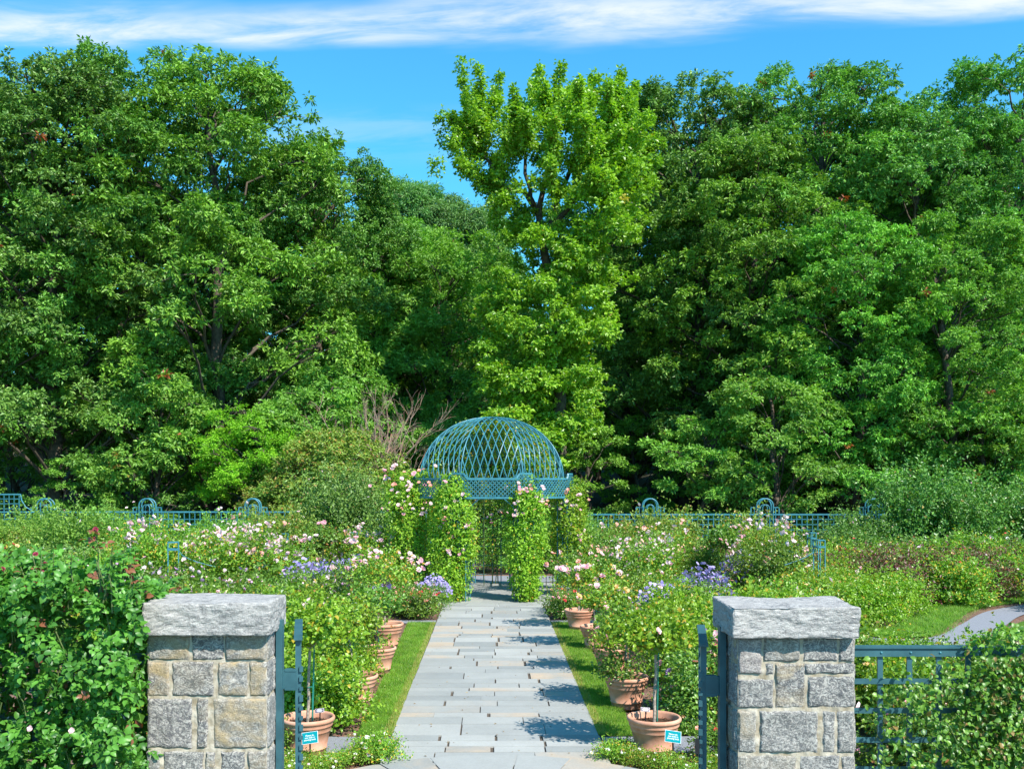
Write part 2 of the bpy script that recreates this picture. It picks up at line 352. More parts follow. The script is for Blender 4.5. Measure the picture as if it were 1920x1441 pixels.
for x0 in (-1, 1):   # wedge stones where path meets landing
    pts = [(CX + x0 * HW, 11.61), (CX + x0 * .02, 11.61), (CX + x0 * .02, 11.625), (CX + x0 * HW, 11.625)]
tag(mb.build('stone_landing', FLAG), kind='structure')
mb = MB(); lathe(mb, [(0, .012), (2.62, .012), (2.62, 0)], 48, 0, (cx, cy, 0)); tag(mb.build('landing_bed', JOINT), kind='structure')
# round floor of the gazebo
GC = Vector((0, 29.0, 0)); mb = MB(); rg = np.random.default_rng(9)
for ra, rb, k in ((0, .9, 6), (.91, 1.8, 12), (1.81, 2.65, 18), (2.66, 3.3, 22)):
    an = np.linspace(0, 360, k + 1) + rg.uniform(0, 20)
    for a0, a1 in zip(an[:-1], an[1:]):
        th = np.linspace(R(a0) + .004, R(a1) - .004, 5)
        top = [(ra * math.cos(q_), ra * math.sin(q_), .04) for q_ in th] + [(rb * math.cos(q_), rb * math.sin(q_), .04) for q_ in th[::-1]]
        mb.add(top, [list(range(10))], 0, rg.random(), rg.random() * .8)
lathe(mb, [(3.32, 0), (3.32, .036), (0, .036)], 64)
tag(mb.build('gazebo_floor', FLAG, None, GC), kind='structure')
# gravel / asphalt paths
GRAV = plainmat('grey_asphalt', (.27, .275, .30), .9, .1, 90, .3, .3, (.17, .175, .20))
def ribbon(mb, pts, w_, z):
    P = np.array(pts, float); D = np.gradient(P, axis=0); D /= np.linalg.norm(D, axis=1)[:, None]; S = np.stack([-D[:, 1], D[:, 0]], 1)
    a = P + S * w_ / 2; b = P - S * w_ / 2; n = len(P)
    V = np.concatenate([np.c_[a, np.full(n, z)], np.c_[b, np.full(n, z)]]); i = np.arange(n - 1)[:, None]
    mb.add(V, i + np.array([[n, n + 1, 1, 0]]), 0)
def smooth_pts(pts, k=8):
    P = np.array(pts, float); t_ = np.linspace(0, len(P) - 1, (len(P) - 1) * k + 1); i0 = np.minimum(t_.astype(int), len(P) - 2); f = (t_ - i0)[:, None]
    pm = P[np.maximum(i0 - 1, 0)]; p0 = P[i0]; p1 = P[i0 + 1]; p2 = P[np.minimum(i0 + 2, len(P) - 1)]
    return .5 * (2 * p0 + (p1 - pm) * f + (2 * pm - 5 * p0 + 4 * p1 - p2) * f ** 2 + (3 * p0 - 3 * p1 + p2 - pm) * f ** 3)
mb = MB(); ribbon(mb, [(-14, 12.25), (-1.2, 12.2)], .75, .006); ribbon(mb, [(1.3, 12.2), (4.3, 12.25)], .75, .006)
tag(mb.build('cross_path', GRAV), kind='structure')
mb = MB(); ribbon(mb, smooth_pts([(3.5, 21.5), (6.6, 20.9), (8.6, 20.0), (9.8, 20.6), (11.2, 22.4), (13.2, 24.9), (16, 26.6), (22, 28.2)]), .85, .008)
tag(mb.build('side_path', GRAV), kind='structure')
mb = MB(); ribbon(mb, smooth_pts([(8.7, 20.3), (9.6, 18.6), (10.4, 15), (10.8, 11)]), 1.15, .004); ribbon(mb, [(-8, 23.05), (-1.3, 23.05)], .5, .004); ribbon(mb, [(1.4, 23.05), (8, 23.05)], .5, .004)
ribbon(mb, [(-9, 33.4), (9, 33.4)], 2.2, .006); tag(mb.build('branch_path', GRAV), kind='structure')
# lawn strips
TURF = plainmat('turf', (.07, .15, .02), .9, .2, 20, .4, .1, (.05, .09, .02))
BLADE = leafmat('grass_blades', (.06, .15, .012), (.20, .34, .04), (.42, .38, .12), .05, .35, .45)
strips = [('L', [(-1.70, 12.62), (-1.30, 12.62), (-1.32, 22.75), (-1.92, 22.75)]), ('R', [(1.39, 12.62), (1.84, 12.62), (1.93, 22.75), (1.40, 22.75)]),
          ('W', None)]
def blades(mb, x, y, z, rg, h=.055):
    n = len(x); P = np.stack([x, y, z], 1); az = rg.uniform(0, 6.28, n); lean = rg.normal(0, .35, (n, 2))
    D = unit(np.c_[lean, np.ones(n)]); S = np.c_[np.cos(az), np.sin(az), np.zeros(n)]; hh = h * rg.uniform(.5, 1.3, n)[:, None]
    V = np.stack([P - S * .004, P + S * .004, P + D * hh], 1).reshape(-1, 3)
    tn_ = np.clip(.5 + .28 * np.sin(x * 9 + np.sin(y * 5) * 2) * np.sin(y * 3.7 + x * 4) + rg.normal(0, .25, n), 0, 1); od_ = rg.random(n); od_[(np.abs(np.abs(x - .045) - 1.37) < .07) & (rg.random(n) < .5)] = 1; mb.add(V, np.arange(3 * n).reshape(-1, 3), 0, tn_, od_)
rg = np.random.default_rng(3)
for nm, poly in strips[:2]:
    p_ = np.array(poly); mb = MB(); mb.add(np.c_[p_, np.full(4, .018)], [[0, 1, 2, 3]], 0)
    tag(mb.build('lawn_strip', TURF), kind='structure')
    n = 52000; f = rg.random(n) ** 1.35; xl = p_[0, 0] + (p_[3, 0] - p_[0, 0]) * f; xr = p_[1, 0] + (p_[2, 0] - p_[1, 0]) * f
    tt = rg.uniform(-.05, 1.04, n); mb = MB(); blades(mb, xl + (xr - xl) * tt, 12.58 + 10.2 * f, np.full(n, .015), rg)
    tag(mb.build('grass', BLADE), 'short bright green lawn strip along the %s edge of the stone path' % ('left' if nm == 'L' else 'right'), 'grass', kind='stuff')
mb = MB(); c_ = smooth_pts([(3.5, 22.6), (6.8, 22.0), (8.5, 21.2), (9.3, 21.6), (10.6, 23.5), (12.6, 26.1), (15.8, 27.9), (22, 29.5)])
ribbon(mb, c_, 1.0, .014); ribbon(mb, [(3.5, 20.2), (7.0, 19.7), (8.2, 18.6), (9.2, 14.8)], .8, .014); ribbon(mb, [(10.9, 20.4), (12.6, 22.6), (14.5, 24.4), (22, 26.6)], .8, .014); ribbon(mb, [(12.4, 27.2), (22, 31)], .4, .014)
ribbon(mb, [(2.1, 12.85), (4.2, 12.85)], .35, .014)
me_l = mb.build('bed_edging', TURF); tag(me_l, kind='structure')
mb = MB(); n = 42000; k = rg.integers(0, len(c_) - 1, n); f = rg.random(n)[:, None]; pc = c_[k] * (1 - f) + c_[k + 1] * f
blades(mb, pc[:, 0] + rg.uniform(-.55, .55, n), pc[:, 1] + rg.uniform(-.5, .5, n), np.full(n, .012), rg, .07)
n = 6000; blades(mb, rg.uniform(2.1, 4.2, n), 12.85 + rg.uniform(-.18, .18, n), np.full(n, .012), rg, .06)
n = 9000; f = rg.random(n); blades(mb, 10.9 + 3.6 * f + rg.uniform(-.5, .5, n), 20.4 + 4.0 * f + rg.uniform(-.3, .3, n), np.full(n, .012), rg, .07)
tag(mb.build('grass', BLADE), 'narrow turf edging around the right hand rose beds beside the grey path', 'grass', kind='stuff')
# upper terrace where the gate stands, with steps down (hidden below the picture)
mb = MB(); box(mb, (0, 1.5, .475), (24, 9.0, .95)); tag(mb.build('upper_terrace', JOINT), kind='structure')
mb = MB()
for k in range(6): box(mb, (0, 6.2 + k * .36, (.79 - k * .158) / 2), (2.5, .36, .79 - k * .158), 0, 0, .2 + .1 * k)
tag(mb.build('garden_steps', FLAG), kind='structure')

# ------------------------------------------------------------------ leafy generators
ORD = 'first second third fourth fifth sixth seventh eighth ninth tenth eleventh twelfth thirteenth fourteenth fifteenth sixteenth seventeenth eighteenth nineteenth twentieth'.split()
def crown_boughs(rg, H, Rr, zb, nb, prof=None):
    """bough centres spread through the crown volume, denser towards its outside"""
    t_ = rg.random(nb) ** .9; az = np.arange(nb) * 2.39996 + rg.normal(0, .4, nb)
    pr = (prof or (lambda t: np.sqrt(np.clip(1 - (np.abs(t - .42) / .6) ** 2.4, .05, 1))))(t_)
    rad = Rr * pr * (1 - .55 * rg.random(nb) ** 1.7) * rg.uniform(.88, 1.08, nb)
    return np.stack([np.cos(az) * rad, np.sin(az) * rad, zb + (H - zb) * t_], 1)
def foliage(mb, rg, C, br, nt, nl, LL, WW, up=.35, flat=.62, out=.5, spike=0., bias=0.):
    """boughs -> tufts -> leaves"""
    nb = len(C); br = np.broadcast_to(br, (nb,))
    d = rg.normal(0, 1, (nb, nt, 3)); d[..., 2] = d[..., 2] * .75 + up; d = unit(d)
    o_ = C.copy(); o_[:, 2] = 0; o_ = unit(o_) * .35; d = unit(d + o_[:, None] + np.array([0, -bias, 0]))
    rr = br[:, None] * rg.uniform(.45, 1.0, (nb, nt))
    Tq = C[:, None] + d * rr[..., None] * np.array([1, 1, flat]) ; Tq = Tq.reshape(-1, 3); dn = d.reshape(-1, 3)
    nT = len(Tq); bt = np.repeat(rg.normal(.5, .13, nb), nt)
    ld = rg.normal(0, 1, (nT, nl, 3)); ld[..., 2] *= .55; ld = unit(ld + dn[:, None] * out + np.array([0, 0, spike]))
    lp = Tq[:, None] + ld * rg.uniform(.02, .55, (nT, nl))[..., None] * LL * 1.6
    if spike: lp[..., 2] += rg.random((nT, nl)) ** 2 * spike
    nn = unit(rg.normal(0, .45, (nT, nl, 3)) + np.array([0, 0, .8]) + dn[:, None] * .5)
    n = nT * nl; s_ = rg.uniform(.7, 1.25, n)
    ld2 = ld.reshape(-1, 3).copy(); ld2[:, 2] -= .25
    tint = np.clip(np.repeat(bt, nl) + rg.normal(0, .24, n), 0, 1)
    odd = np.where(np.repeat(rg.random(nT), nl) > .9985, 1., rg.random(n) * .9985)
    leaves(mb, lp.reshape(-1, 3), ld2, nn.reshape(-1, 3), LL * s_, WW * s_, tint, odd)
    return Tq.reshape(nb, nt, 3)
def limb_curve(a, b, sag, k=6, wob=0., rg=None):
    a = np.array(a, float); b = np.array(b, float); t_ = np.linspace(0, 1, k)[:, None]
    P = a + (b - a) * t_; P[:, 2] += (sag * np.sin(t_ * math.pi))[:, 0]
    if wob: P[1:-1] += rg.normal(0, wob, (k - 2, 3))
    return P
TREES = {}
def tree_mesh(key, seed, H, Rr, zb, nb, nt, nl, LL, WW, mat, br=(1.3, 2.2), tr=.38, bark=None, flat=.62, prof=None, up=.35, spike=0., out=.5):
    rg = np.random.default_rng(seed); C = crown_boughs(rg, H - 1.0, Rr, zb, nb, prof)
    mb = MB(); brr = rg.uniform(br[0], br[1], nb); tf = foliage(mb, rg, C, brr, nt, nl, LL, WW, up, flat, out, spike)
    cm = mb.mesh('crown', mat)
    tb = MB(); k = 12; tz = np.linspace(-.6, H * .86, k); ax = np.cumsum(rg.normal(0, .16, (k, 2)), 0) * (np.arange(k) > 1)[:, None]
    tube(tb, np.c_[ax, tz], tr * (1 - .88 * (tz / H).clip(0, 1)) + .03, 9)
    lb = MB(); idx = np.argsort(-brr)[:max(26, nb // 3)]
    for j in idx:
        c = C[j]; z0 = max(zb * .55, c[2] - .55 * np.hypot(c[0], c[1]) - 1.2); q_ = np.interp(z0, tz, ax[:, 0]), np.interp(z0, tz, ax[:, 1]), z0
        P = limb_curve(q_, c, .5, 6, .16, rg); r_ = tr * .30 * (1 - .6 * z0 / H)
        tube(lb, P, np.linspace(r_, .035, 6), 5)
        for u_ in range(4): tube(lb, limb_curve(P[4] if u_ % 2 else c, tf[j, u_], .1, 3), [.035, .02, .008], 4, cap=False)
    TREES[key] = (cm, tb.mesh('trunk', bark or BARK), lb.mesh('limbs', bark or BARK))
def put_tree(key, px, d, s, rz, name, label, group=None, zoff=0., cat='tree', X=None):
    x = (px - 922) / FPX * d if X is None else X
    t_ = thing(name, label, cat, (x, d, float(gz(x, d)) + zoff), R(rz), group, s)
    for nm, me in zip(('crown', 'trunk', 'limbs'), TREES[key]): link(nm, me, t_)
    return t_
BIG = dict(nt=32, nl=24, LL=.22, WW=.105)
tree_mesh('oakA', 11, 26, 7.2, 5.0, 170, mat=OAK, br=(1.0, 2.0), **BIG)
tree_mesh('oakB', 12, 25, 6.4, 4.0, 150, mat=OAK3, br=(1.2, 2.1), nt=34, nl=24, LL=.21, WW=.11)
tree_mesh('oakC', 13, 24, 6.8, 2.5, 150, mat=OAK2, br=(1.0, 1.9), nt=31, nl=23, LL=.235, WW=.11)
tree_mesh('oakD', 14, 22, 6.0, 2.0, 150, mat=OAK2, br=(1.0, 1.9), **BIG)
tree_mesh('low', 15, 9, 3.6, .8, 62, 24, 18, .19, .105, MID, br=(.6, 1.2), tr=.16, flat=.6)
tree_mesh('lowd', 16, 8, 3.4, .5, 44, 22, 16, .19, .10, OAK2, br=(.6, 1.2), tr=.13, flat=.35)
tree_mesh('mid', 17, 18, 5.2, 2.0, 130, 28, 19, .21, .10, MID, br=(.9, 1.6), tr=.25, spike=.2)
tree_mesh('pine', 18, 24, 5.0, 6, 120, 20, 12, .35, .10, FARL, br=(.9, 1.6), tr=.3, prof=lambda t: np.clip(1.05 - t * .95, .12, 1), flat=.4)
tree_mesh('olive', 19, 6.2, 3.6, .4, 110, 26, 14, .13, .075, OLIVE, br=(.6, 1.0), tr=.12, prof=lambda t: np.sqrt(np.clip(1 - t ** 2.2, .05, 1)))
tree_mesh('lime', 20, 7.4, 2.3, 2.6, 46, 28, 18, .14, .06, FEATH, br=(.6, 1.0), tr=.12, flat=.5)

def tree_row():
    g1 = 'tall oaks at the back of the garden'
    T_ = [  # key px d scale rot label
     ('oakA', -60, 50, .92, 20, 'tall dark green oak cut by the left edge of the photo'),
     ('oakB', 110, 50, .97, 140, 'tall oak with rounded top, second from the left edge of the photo'),
     ('oakA', 250, 53, 1.0, 250, 'tall broad oak whose high top stands left of the open blue sky gap'),
     ('oakC', 405, 50.5, 1.03, 60, 'leafy oak with low glossy branches under the sloping left edge of the sky gap'),
     ('oakB', 580, 57, .90, 330, 'oak forming the right shoulder of the left tree mass, beside the sky gap'),
     ('oakD', 650, 60, .93, 100, 'lower oak at the foot of the sky gap, left of the dead shrub'),
     ('mid', 745, 60, 1.04, 0, 'mid green feathery tree behind the dead shrub'),
     ('mid', 870, 58, 1.0, 90, 'mid green tree just left of the bright yellow green tree'),
     ('mid', 820, 70, 1.13, 210, 'round green tree crown low in the middle of the sky gap'),
     ('oakB', 1285, 56, .98, 10, 'oak with rounded crown just right of the bright yellow green tree'),
     ('oakC', 1420, 52, .84, 200, 'oak with a pointed top left of the highest right hand crown'),
     ('oakA', 1525, 55, .93, 75, 'large oak with twin high tips above the right stone pillar'),
     ('oakB', 1705, 53, .88, 305, 'broad oak with spreading limbs and thick trunk above the right hand fence'),
     ('oakA', 1900, 55, .95, 190, 'highest dark oak at the right edge of the photo'),
     ('oakD', 1180, 60, .95, 45, 'dark oak hidden partly behind the bright yellow green tree'),
     ('oakD', 1600, 48, .72, 150, 'lower bright green oak in front of the right hand oaks'),
     ('oakD', 1790, 47, .72, 280, 'lower oak with pale green lit boughs near the right edge'),
    ]
    for k, (key, px, d, s, rz, lb) in enumerate(T_): put_tree(key, px, d, s, rz, 'oak_tree' if key.startswith('oak') else 'broadleaf_tree', lb)
    g2 = 'trees deeper in the wood'
    L2_ = sorted([('oakA', 0, 72, .98, 15), ('oakC', 220, 70, .95, 95), ('oakB', 420, 74, .95, 160), ('oakD', 560, 80, .9, 240), ('oakC', 1120, 78, .85, 30), ('oakB', 1270, 74, .95, 110), ('oakA', 1430, 72, .95, 200),
        ('oakD', 1570, 70, 1.05, 280), ('oakC', 1730, 73, .95, 350), ('oakB', 1880, 72, 1.0, 60), ('oakA', -200, 66, 1, 0), ('oakB', 2120, 60, 1, 44),
        ('oakC', 80, 90, 1.0, 33), ('oakA', 330, 92, .95, 133), ('oakC', 1350, 92, .9, 233), ('oakB', 1640, 90, .95, 303), ('oakA', 1850, 94, .95, 63)], key=lambda q_: q_[1])
    for k, (key, px, d, s, rz) in enumerate(L2_):
        put_tree(key, px, d, s, rz, 'oak_tree', 'shaded oak deep in the wood behind the nearer oaks, %s from the left' % ORD[k], g2)
    g3 = 'far conifers on the skyline'
    for k, (px, d, s) in enumerate([(715, 96, .93), (742, 100, 1.0), (768, 97, .98), (795, 101, .98), (820, 98, .92), (850, 103, .92), (885, 99, .88), (915, 104, .88), (945, 100, .84)]):
        put_tree('pine', px, d, s * 1.13, k * 47, 'pine_tree', 'small pointed conifer on the skyline of the sky gap, %s from the left' % ORD[k], g3)
    # edge-of-wood understory
    g4 = 'dark saplings in the shade at the wood edge'
    rr = random.Random(4)
    for k in range(20):
        px = -80 + k * 108 + rr.uniform(-20, 20); d = rr.uniform(46, 58)
        if 880 < px < 1010: d += 8
        put_tree('lowd' if rr.random() < .75 else 'low', px, d, rr.uniform(.55, .95), rr.uniform(0, 360), 'sapling', 'dark green sapling in shade at the foot of the wood, %s from the left' % ORD[k], g4)
tree_row()
# special edge shrubs
put_tree('olive', 640, 42.5, (1.0, 1.0, 1.02), 0, 'shrub', 'large rounded olive green shrub left of the gazebo', cat='shrub')
put_tree('olive', 570, 44, (.8, .8, .8), 80, 'shrub', 'smaller olive shrub behind the left side of the large olive shrub', cat='shrub')
put_tree('olive', 925, 47, (.55, .55, 1.05), 40, 'shrub', 'golden tinted shrub whose top peeps over the gazebo dome', cat='shrub')
put_tree('lime', 465, 45, 1.0, 0, 'small_tree', 'small feathery lime green tree among the dark oaks left of the gazebo')
put_tree('low', 620, 50, 1.05, 120, 'small_tree', 'fresh green small tree above the large olive shrub')
put_tree('low', 840, 50, .75, 200, 'small_tree', 'green small tree left of the gazebo dome')
put_tree('low', 530, 43, .42, 200, 'shrub', 'round glossy green shrub under the lime green tree', cat='shrub')
put_tree('low', 212, 41.2, .27, 10, 'shrub', 'small bright green shrub behind the left trellis between two arches', cat='shrub')
put_tree('low', 1450, 46, .95, 300, 'small_tree', 'small tree with lit leaves behind the right trellis arch')
put_tree('low', 1850, 46, .85, 70, 'small_tree', 'small tree with lit boughs above the right hand climbing roses')
put_tree('low', 300, 47, .95, 160, 'small_tree', 'small glossy tree with lit layered boughs in front of the left oaks')

# bright yellow green tree with upswept limbs
def bright_tree():
    rg = np.random.default_rng(77); d = 47.0; base = Vector(((1045 - 922) / FPX * d, d, 0)); base.z = float(gz(base.x, d))
    t_ = thing('maple_tree', 'tall bright yellow green tree with upswept limbs against the sky behind the gazebo', 'tree', base)
    def rel(px, py, dy=0): p_ = at(px, py, d + dy); return np.array([p_.x - base.x, p_.y - base.y, p_.z - base.z])
    tb = MB(); fork = rel(1020, 470); f2 = rel(1010, 400)
    tube(tb, [(0, 0, -.5), (.1, 0, 4), rel(1050, 620), fork, f2], [.42, .36, .27, .2, .16], 9); tb.build('trunk', BARK, t_)
    tips = [(848, 215, -1), (868, 150, 0), (898, 128, -1), (938, 140, 1), (965, 170, -2), (1012, 130, -1), (1050, 122, 0), (1085, 150, -2), (1112, 140, 1), (1140, 160, -2), (1165, 135, 0), (1190, 160, 1), (1215, 215, -1.5), (1240, 260, 0),
            (880, 240, 1), (860, 300, -1), (985, 210, -2.5), (1040, 215, -3), (1100, 225, -3.2), (1160, 235, -2.5), (930, 300, 1), (945, 370, -1.5), (1030, 300, -3), (1110, 320, -3), (1180, 320, -2), (1220, 330, 1), (1000, 150, 2.5), (1070, 160, 3), (1130, 190, 3), (950, 230, 3)]
    lb = MB(); P_ = []; W_ = []
    main = [rel(905, 290, 0), rel(985, 290, 0), rel(1040, 260, .3), rel(1090, 250, -.3), rel(1150, 260, .3)]
    mains = []
    for i_, mm in enumerate(main):
        st = f2 if i_ < 3 else rel(1030, 440, 0)
        if i_ == 0: st = rel(1000, 385)
        c = limb_curve(st, mm, -.25, 6, .12, rg); mains.append(c); tube(lb, c, np.linspace(.16, .07, 6), 6)
    for px, py, dy in tips:
        tp = rel(px, py + 12, dy); c0 = min((c[j] for c in mains for j in (2, 3, 4, 5)), key=lambda q_: np.linalg.norm((q_ - tp) * np.array([1.6, .6, .6])) + (4 if q_[2] > tp[2] - .6 else 0))
        L2 = limb_curve(c0, tp, -.3, 9, .07, rg); tube(lb, L2, np.linspace(.065, .012, 9), 4)
        for f in np.linspace(.25, 1, 9):
            q_ = L2[int(round(f * 8))]; P_.append(q_); W_.append(.44 - .27 * f)
            if f < .8: P_.append(q_ + rg.normal(0, .55, 3)); W_.append(.4)
    lb.build('limbs', BARK, t_)
    mb = MB(); P_ = np.array(P_); W_ = np.array(W_); foliage(mb, rg, P_, W_, 13, 11, .18, .125, .2, 1.5, .2, .35)
    # inner/upper right fullness
    n = 40; q_ = np.array([rel(rg.uniform(1070, 1215), rg.uniform(230, 450), rg.uniform(-3, 3.2)) for _ in range(n)])
    foliage(mb, rg, q_, rg.uniform(.45, .85, n), 15, 14, .20, .14, .3, .8, .3, .3)
    n = 16; q_ = np.array([rel(rg.uniform(930, 1010), rg.uniform(375, 460), rg.uniform(-1.5, 2)) for _ in range(n)]); foliage(mb, rg, q_, rg.uniform(.35, .6, n), 14, 12, .18, .125, .3, .8, .3, .2)
    # lower draping column
    n = 190; yy = rg.uniform(430, 880, n); cxp = np.interp(yy, [430, 560, 700, 800, 880], [1075, 1030, 1020, 1010, 1005]); hw = np.interp(yy, [430, 520, 620, 720, 800, 880], [95, 118, 112, 100, 80, 45])
    q_ = np.array([rel(c + h * rg.uniform(-1, 1), y_, rg.uniform(-2.6, 1.8)) for c, h, y_ in zip(cxp, hw, yy)])
    foliage(mb, rg, q_, rg.uniform(.5, 1.15, n), 24, 17, .18, .12, .3, .6, .4)
    mb.build('crown', MAPLE, t_)
bright_tree()
# dead shrub with reddish twigs
def dead_shrub():
    rg = np.random.default_rng(21); d = 43.5; b = at(728, 800, d); z0 = float(gz(b.x, d)); mb = MB()
    def grow(p_, dir_, ln, r_, lev):
        k = 4; pts = [p_]
        for _ in range(k): dir_ = unit(dir_ + rg.normal(0, .13, 3)); pts.append(pts[-1] + dir_ * ln / k)
        tube(mb, pts, np.linspace(r_, r_ * .6, k + 1), 5 if lev < 2 else 4, 0, True, False)
        if lev < 4:
            for _ in range(4 if lev else 5): grow(pts[rg.integers(2, k + 1)], unit(dir_ + rg.normal(0, .36, 3) + np.array([0, 0, .14])), ln * .88 * rg.uniform(.5, .75), r_ * .55, lev + 1)
    for sx in (-.25, .1, .3): grow(np.array([sx * .5, 0, 0]), unit(np.array([sx * .35 - .12, 0, 1.])), 3.9, .075, 0)
    o = mb.build('dead_shrub', DEAD, None, (b.x, d, z0)); tag(o, 'bare dead shrub with reddish brown twigs left of the gazebo dome', 'dead shrub')
dead_shrub()

# ------------------------------------------------------------------ rose plants
def flower_mesh(name, mat, r, rg, rings=((1.0, 6, .25), (.72, 6, .65), (.42, 5, 1.0))):
    mb = MB()
    for rr, k, el in rings:
        for j in range(k):
            a = 6.283 * j / k + rg.uniform(-.3, .3); ca, sa = math.cos(a), math.sin(a); e = el + rg.normal(0, .12); w_ = r * rr * .62
            ax = np.array([ca * math.cos(e), sa * math.cos(e), math.sin(e)]); sd = np.array([-sa, ca, 0]); nn = np.cross(ax, sd)
            b0 = np.array([ca, sa, 0]) * r * .08
            V = [b0, b0 + ax * r * rr * .6 + sd * w_ - nn * r * .06, b0 + ax * r * rr + sd * w_ * .35 , b0 + ax * r * rr - sd * w_ * .35, b0 + ax * r * rr * .6 - sd * w_ - nn * r * .06]
            mb.add(V, [[0, 1, 2, 3, 4]], 0, 1 - rr * .9 + rg.uniform(-.1, .3), 0, False)
    return mb.mesh(name, mat)
rg0 = np.random.default_rng(2)
FL = {k: flower_mesh('blossom', m_, .05, rg0) for k, m_ in dict(ppink=PINKP, pink=PINK, peach=PEACH, mauve=MAUVE, white=WHITEP, red=REDP, apri=APRI, dkred=DKRED).items()}
def add_flowers_merged(mb, P, r, rg, mi, k=7):
    """simple cupped rosettes merged in one mesh (far plants)"""
    for p_ in P:
        ax = unit(rg.normal(0, .6, 3) + np.array([.1, -.5, .7])); a_ = unit(np.cross(ax, [1, .2, .1])); b_ = np.cross(ax, a_); rr = r * rg.uniform(.7, 1.2)
        th = np.arange(k) * 6.283 / k; out_ = (np.cos(th)[:, None] * a_ + np.sin(th)[:, None] * b_) * (1 + .25 * rg.normal(0, 1, k))[:, None]
        V = np.concatenate([[p_ - ax * rr * .2], p_ + out_ * rr + ax * rr * .25, p_ + out_ * rr * .45 + ax * rr * .55, [p_ + ax * rr * .35]])
        F = [[0, 1 + j, 1 + (j + 1) % k] for j in range(k)] + [[1 + k + j, 1 + k + (j + 1) % k, 1 + 2 * k] for j in range(k)]
        mb.add(V, F, mi, rg.uniform(0, 1, 2 * k)); 
def bush_mesh(seed, h, r, ns, nl, LL, WW, mat, nf=0, fl=None, dome=.55, stems=9, red=False, z0=.12, jit=.055, clus=1, shooty=.19, ov=False):
    """shoots fanning from the crown of the plant; leaves along their outer part; blossom sites at some ends"""
    rg = np.random.default_rng(seed); nl = int(nl * 1.75); ns = int(ns * .62); az = rg.uniform(0, 6.283, ns); ph = np.arccos(rg.uniform(-.12, 1, ns)); lump = 1 + .16 * np.sin(az * 3 + seed) * np.sin(ph * 2) + rg.normal(0, shooty, ns)
    E = np.stack([np.cos(az) * np.sin(ph) * r * lump, np.sin(az) * np.sin(ph) * r * lump, z0 + (h - z0) * (.12 + .88 * np.clip(np.cos(ph), -.1, 1) ** dome if False else .30 + .70 * np.clip(np.cos(ph), 0, 1) ** dome) * (1 + (lump - 1) * .8)], 1)
    low = ph > 1.2; E[low, 2] *= rg.uniform(.35, 1, low.sum())
    t_ = 1 - .55 * rg.random((ns, nl)) ** 1.3; P = E[:, None] * np.stack([t_ ** 1.2, t_ ** 1.2, t_ ** .75], -1); P = P + rg.normal(0, jit, P.shape)
    o_ = unit(E + np.array([0, 0, -.2 * h])); D = unit(rg.normal(0, .8, P.shape) + o_[:, None] * .5); Nn = unit(rg.normal(0, .5, P.shape) + o_[:, None] * .6 + np.array([0, 0, .55]))
    n = ns * nl; s_ = rg.uniform(.65, 1.25, n); bt = np.repeat(rg.normal(.5, .15, ns), nl); tint = np.clip(bt + rg.normal(0, .22, n), 0, 1)
    odd = rg.random(n) * .97 + .03 * (t_.ravel() > .93)
    Pq = P.reshape(-1, 3); Pq[:, 2] = np.maximum(Pq[:, 2], .03)
    mb = MB(); (ovate if ov else leaves)(mb, Pq, D.reshape(-1, 3), Nn.reshape(-1, 3), LL * s_, WW * s_, tint, odd)
    sb = MB()
    for j in range(min(stems, ns)): tube(sb, limb_curve((rg.normal(0, .04), rg.normal(0, .04), 0), E[j] * .93, .06 * h, 5, .012, rg), np.linspace(.009, .004, 5), 4)
    fp = E[(ph < 1.35)][: max(nf, 1)] if nf else np.zeros((0, 3))
    if nf and clus > 1: fp = np.concatenate([fp[: max(1, nf // clus)] + rg.normal(0, .07, fp[: max(1, nf // clus)].shape) for _ in range(clus)])
    fp = fp * 1.03
    return dict(fol=mb.mesh('foliage', mat), stem=sb.mesh('stems', STEM), fp=fp, fl=fl, seed=seed)
def plant(B, name, label, cat, x, y, rz=0., s=1., group=None, indiv=True, fr=1., fcols=None, z=0.):
    t_ = thing(name, label, cat, (x, y, z), rz, group, s)
    link('foliage', B['fol'], t_); link('stems', B['stem'], t_)
    fl = fcols or B['fl']
    if fl and len(B['fp']):
        rg = np.random.default_rng(B['seed'] + 7)
        if indiv:
            for k, p_ in enumerate(B['fp']):
                o = link('blossom', FL[fl[k % len(fl)]], t_, p_, (rg.normal(.55, .3), rg.normal(0, .35), rg.uniform(-.5, .5) - rz)); q_ = fr * rg.uniform(.7, 1.25); o.scale = (q_, q_, q_)
        else:
            key = ('far', id(B), tuple(fl), fr)
            if key not in CH:
                mb = MB(); mm = [dict(ppink=PINKP, pink=PINK, peach=PEACH, mauve=MAUVE, white=WHITEP, red=REDP, apri=APRI, dkred=DKRED)[c] for c in fl]
                for k in range(len(fl)): add_flowers_merged(mb, B['fp'][k::len(fl)], .05 * fr, rg, k)
                CH[key] = mb.mesh('blossoms', mm)
            link('blossoms', CH[key], t_)
    return t_
B_ = {}
def mk(key, n, *a, **k): B_[key] = [bush_mesh(100 + hash_(key) + i_, *a, **k) for i_ in range(n)]
def hash_(s): return sum(ord(c) * (i_ + 3) for i_, c in enumerate(s)) % 9000
mk('near_lime', 2, .85, .62, 330, 13, .062, .044, LIME, ov=True, z0=.1)
mk('near_rose', 3, .95, .62, 300, 13, .06, .042, ROSE, 13, ['peach', 'pink', 'mauve', 'ppink', 'peach'], ov=True)
mk('midgreen', 3, 1.0, .72, 330, 12, .07, .046, ROSE, 5, ['ppink'])
mk('limemid', 3, 1.0, .75, 330, 12, .072, .048, LIME, 3, ['apri'])
mk('mauvelow', 3, 1.0, .75, 300, 12, .075, .048, ROSE, 20, ['mauve', 'ppink', 'mauve', 'pink'])
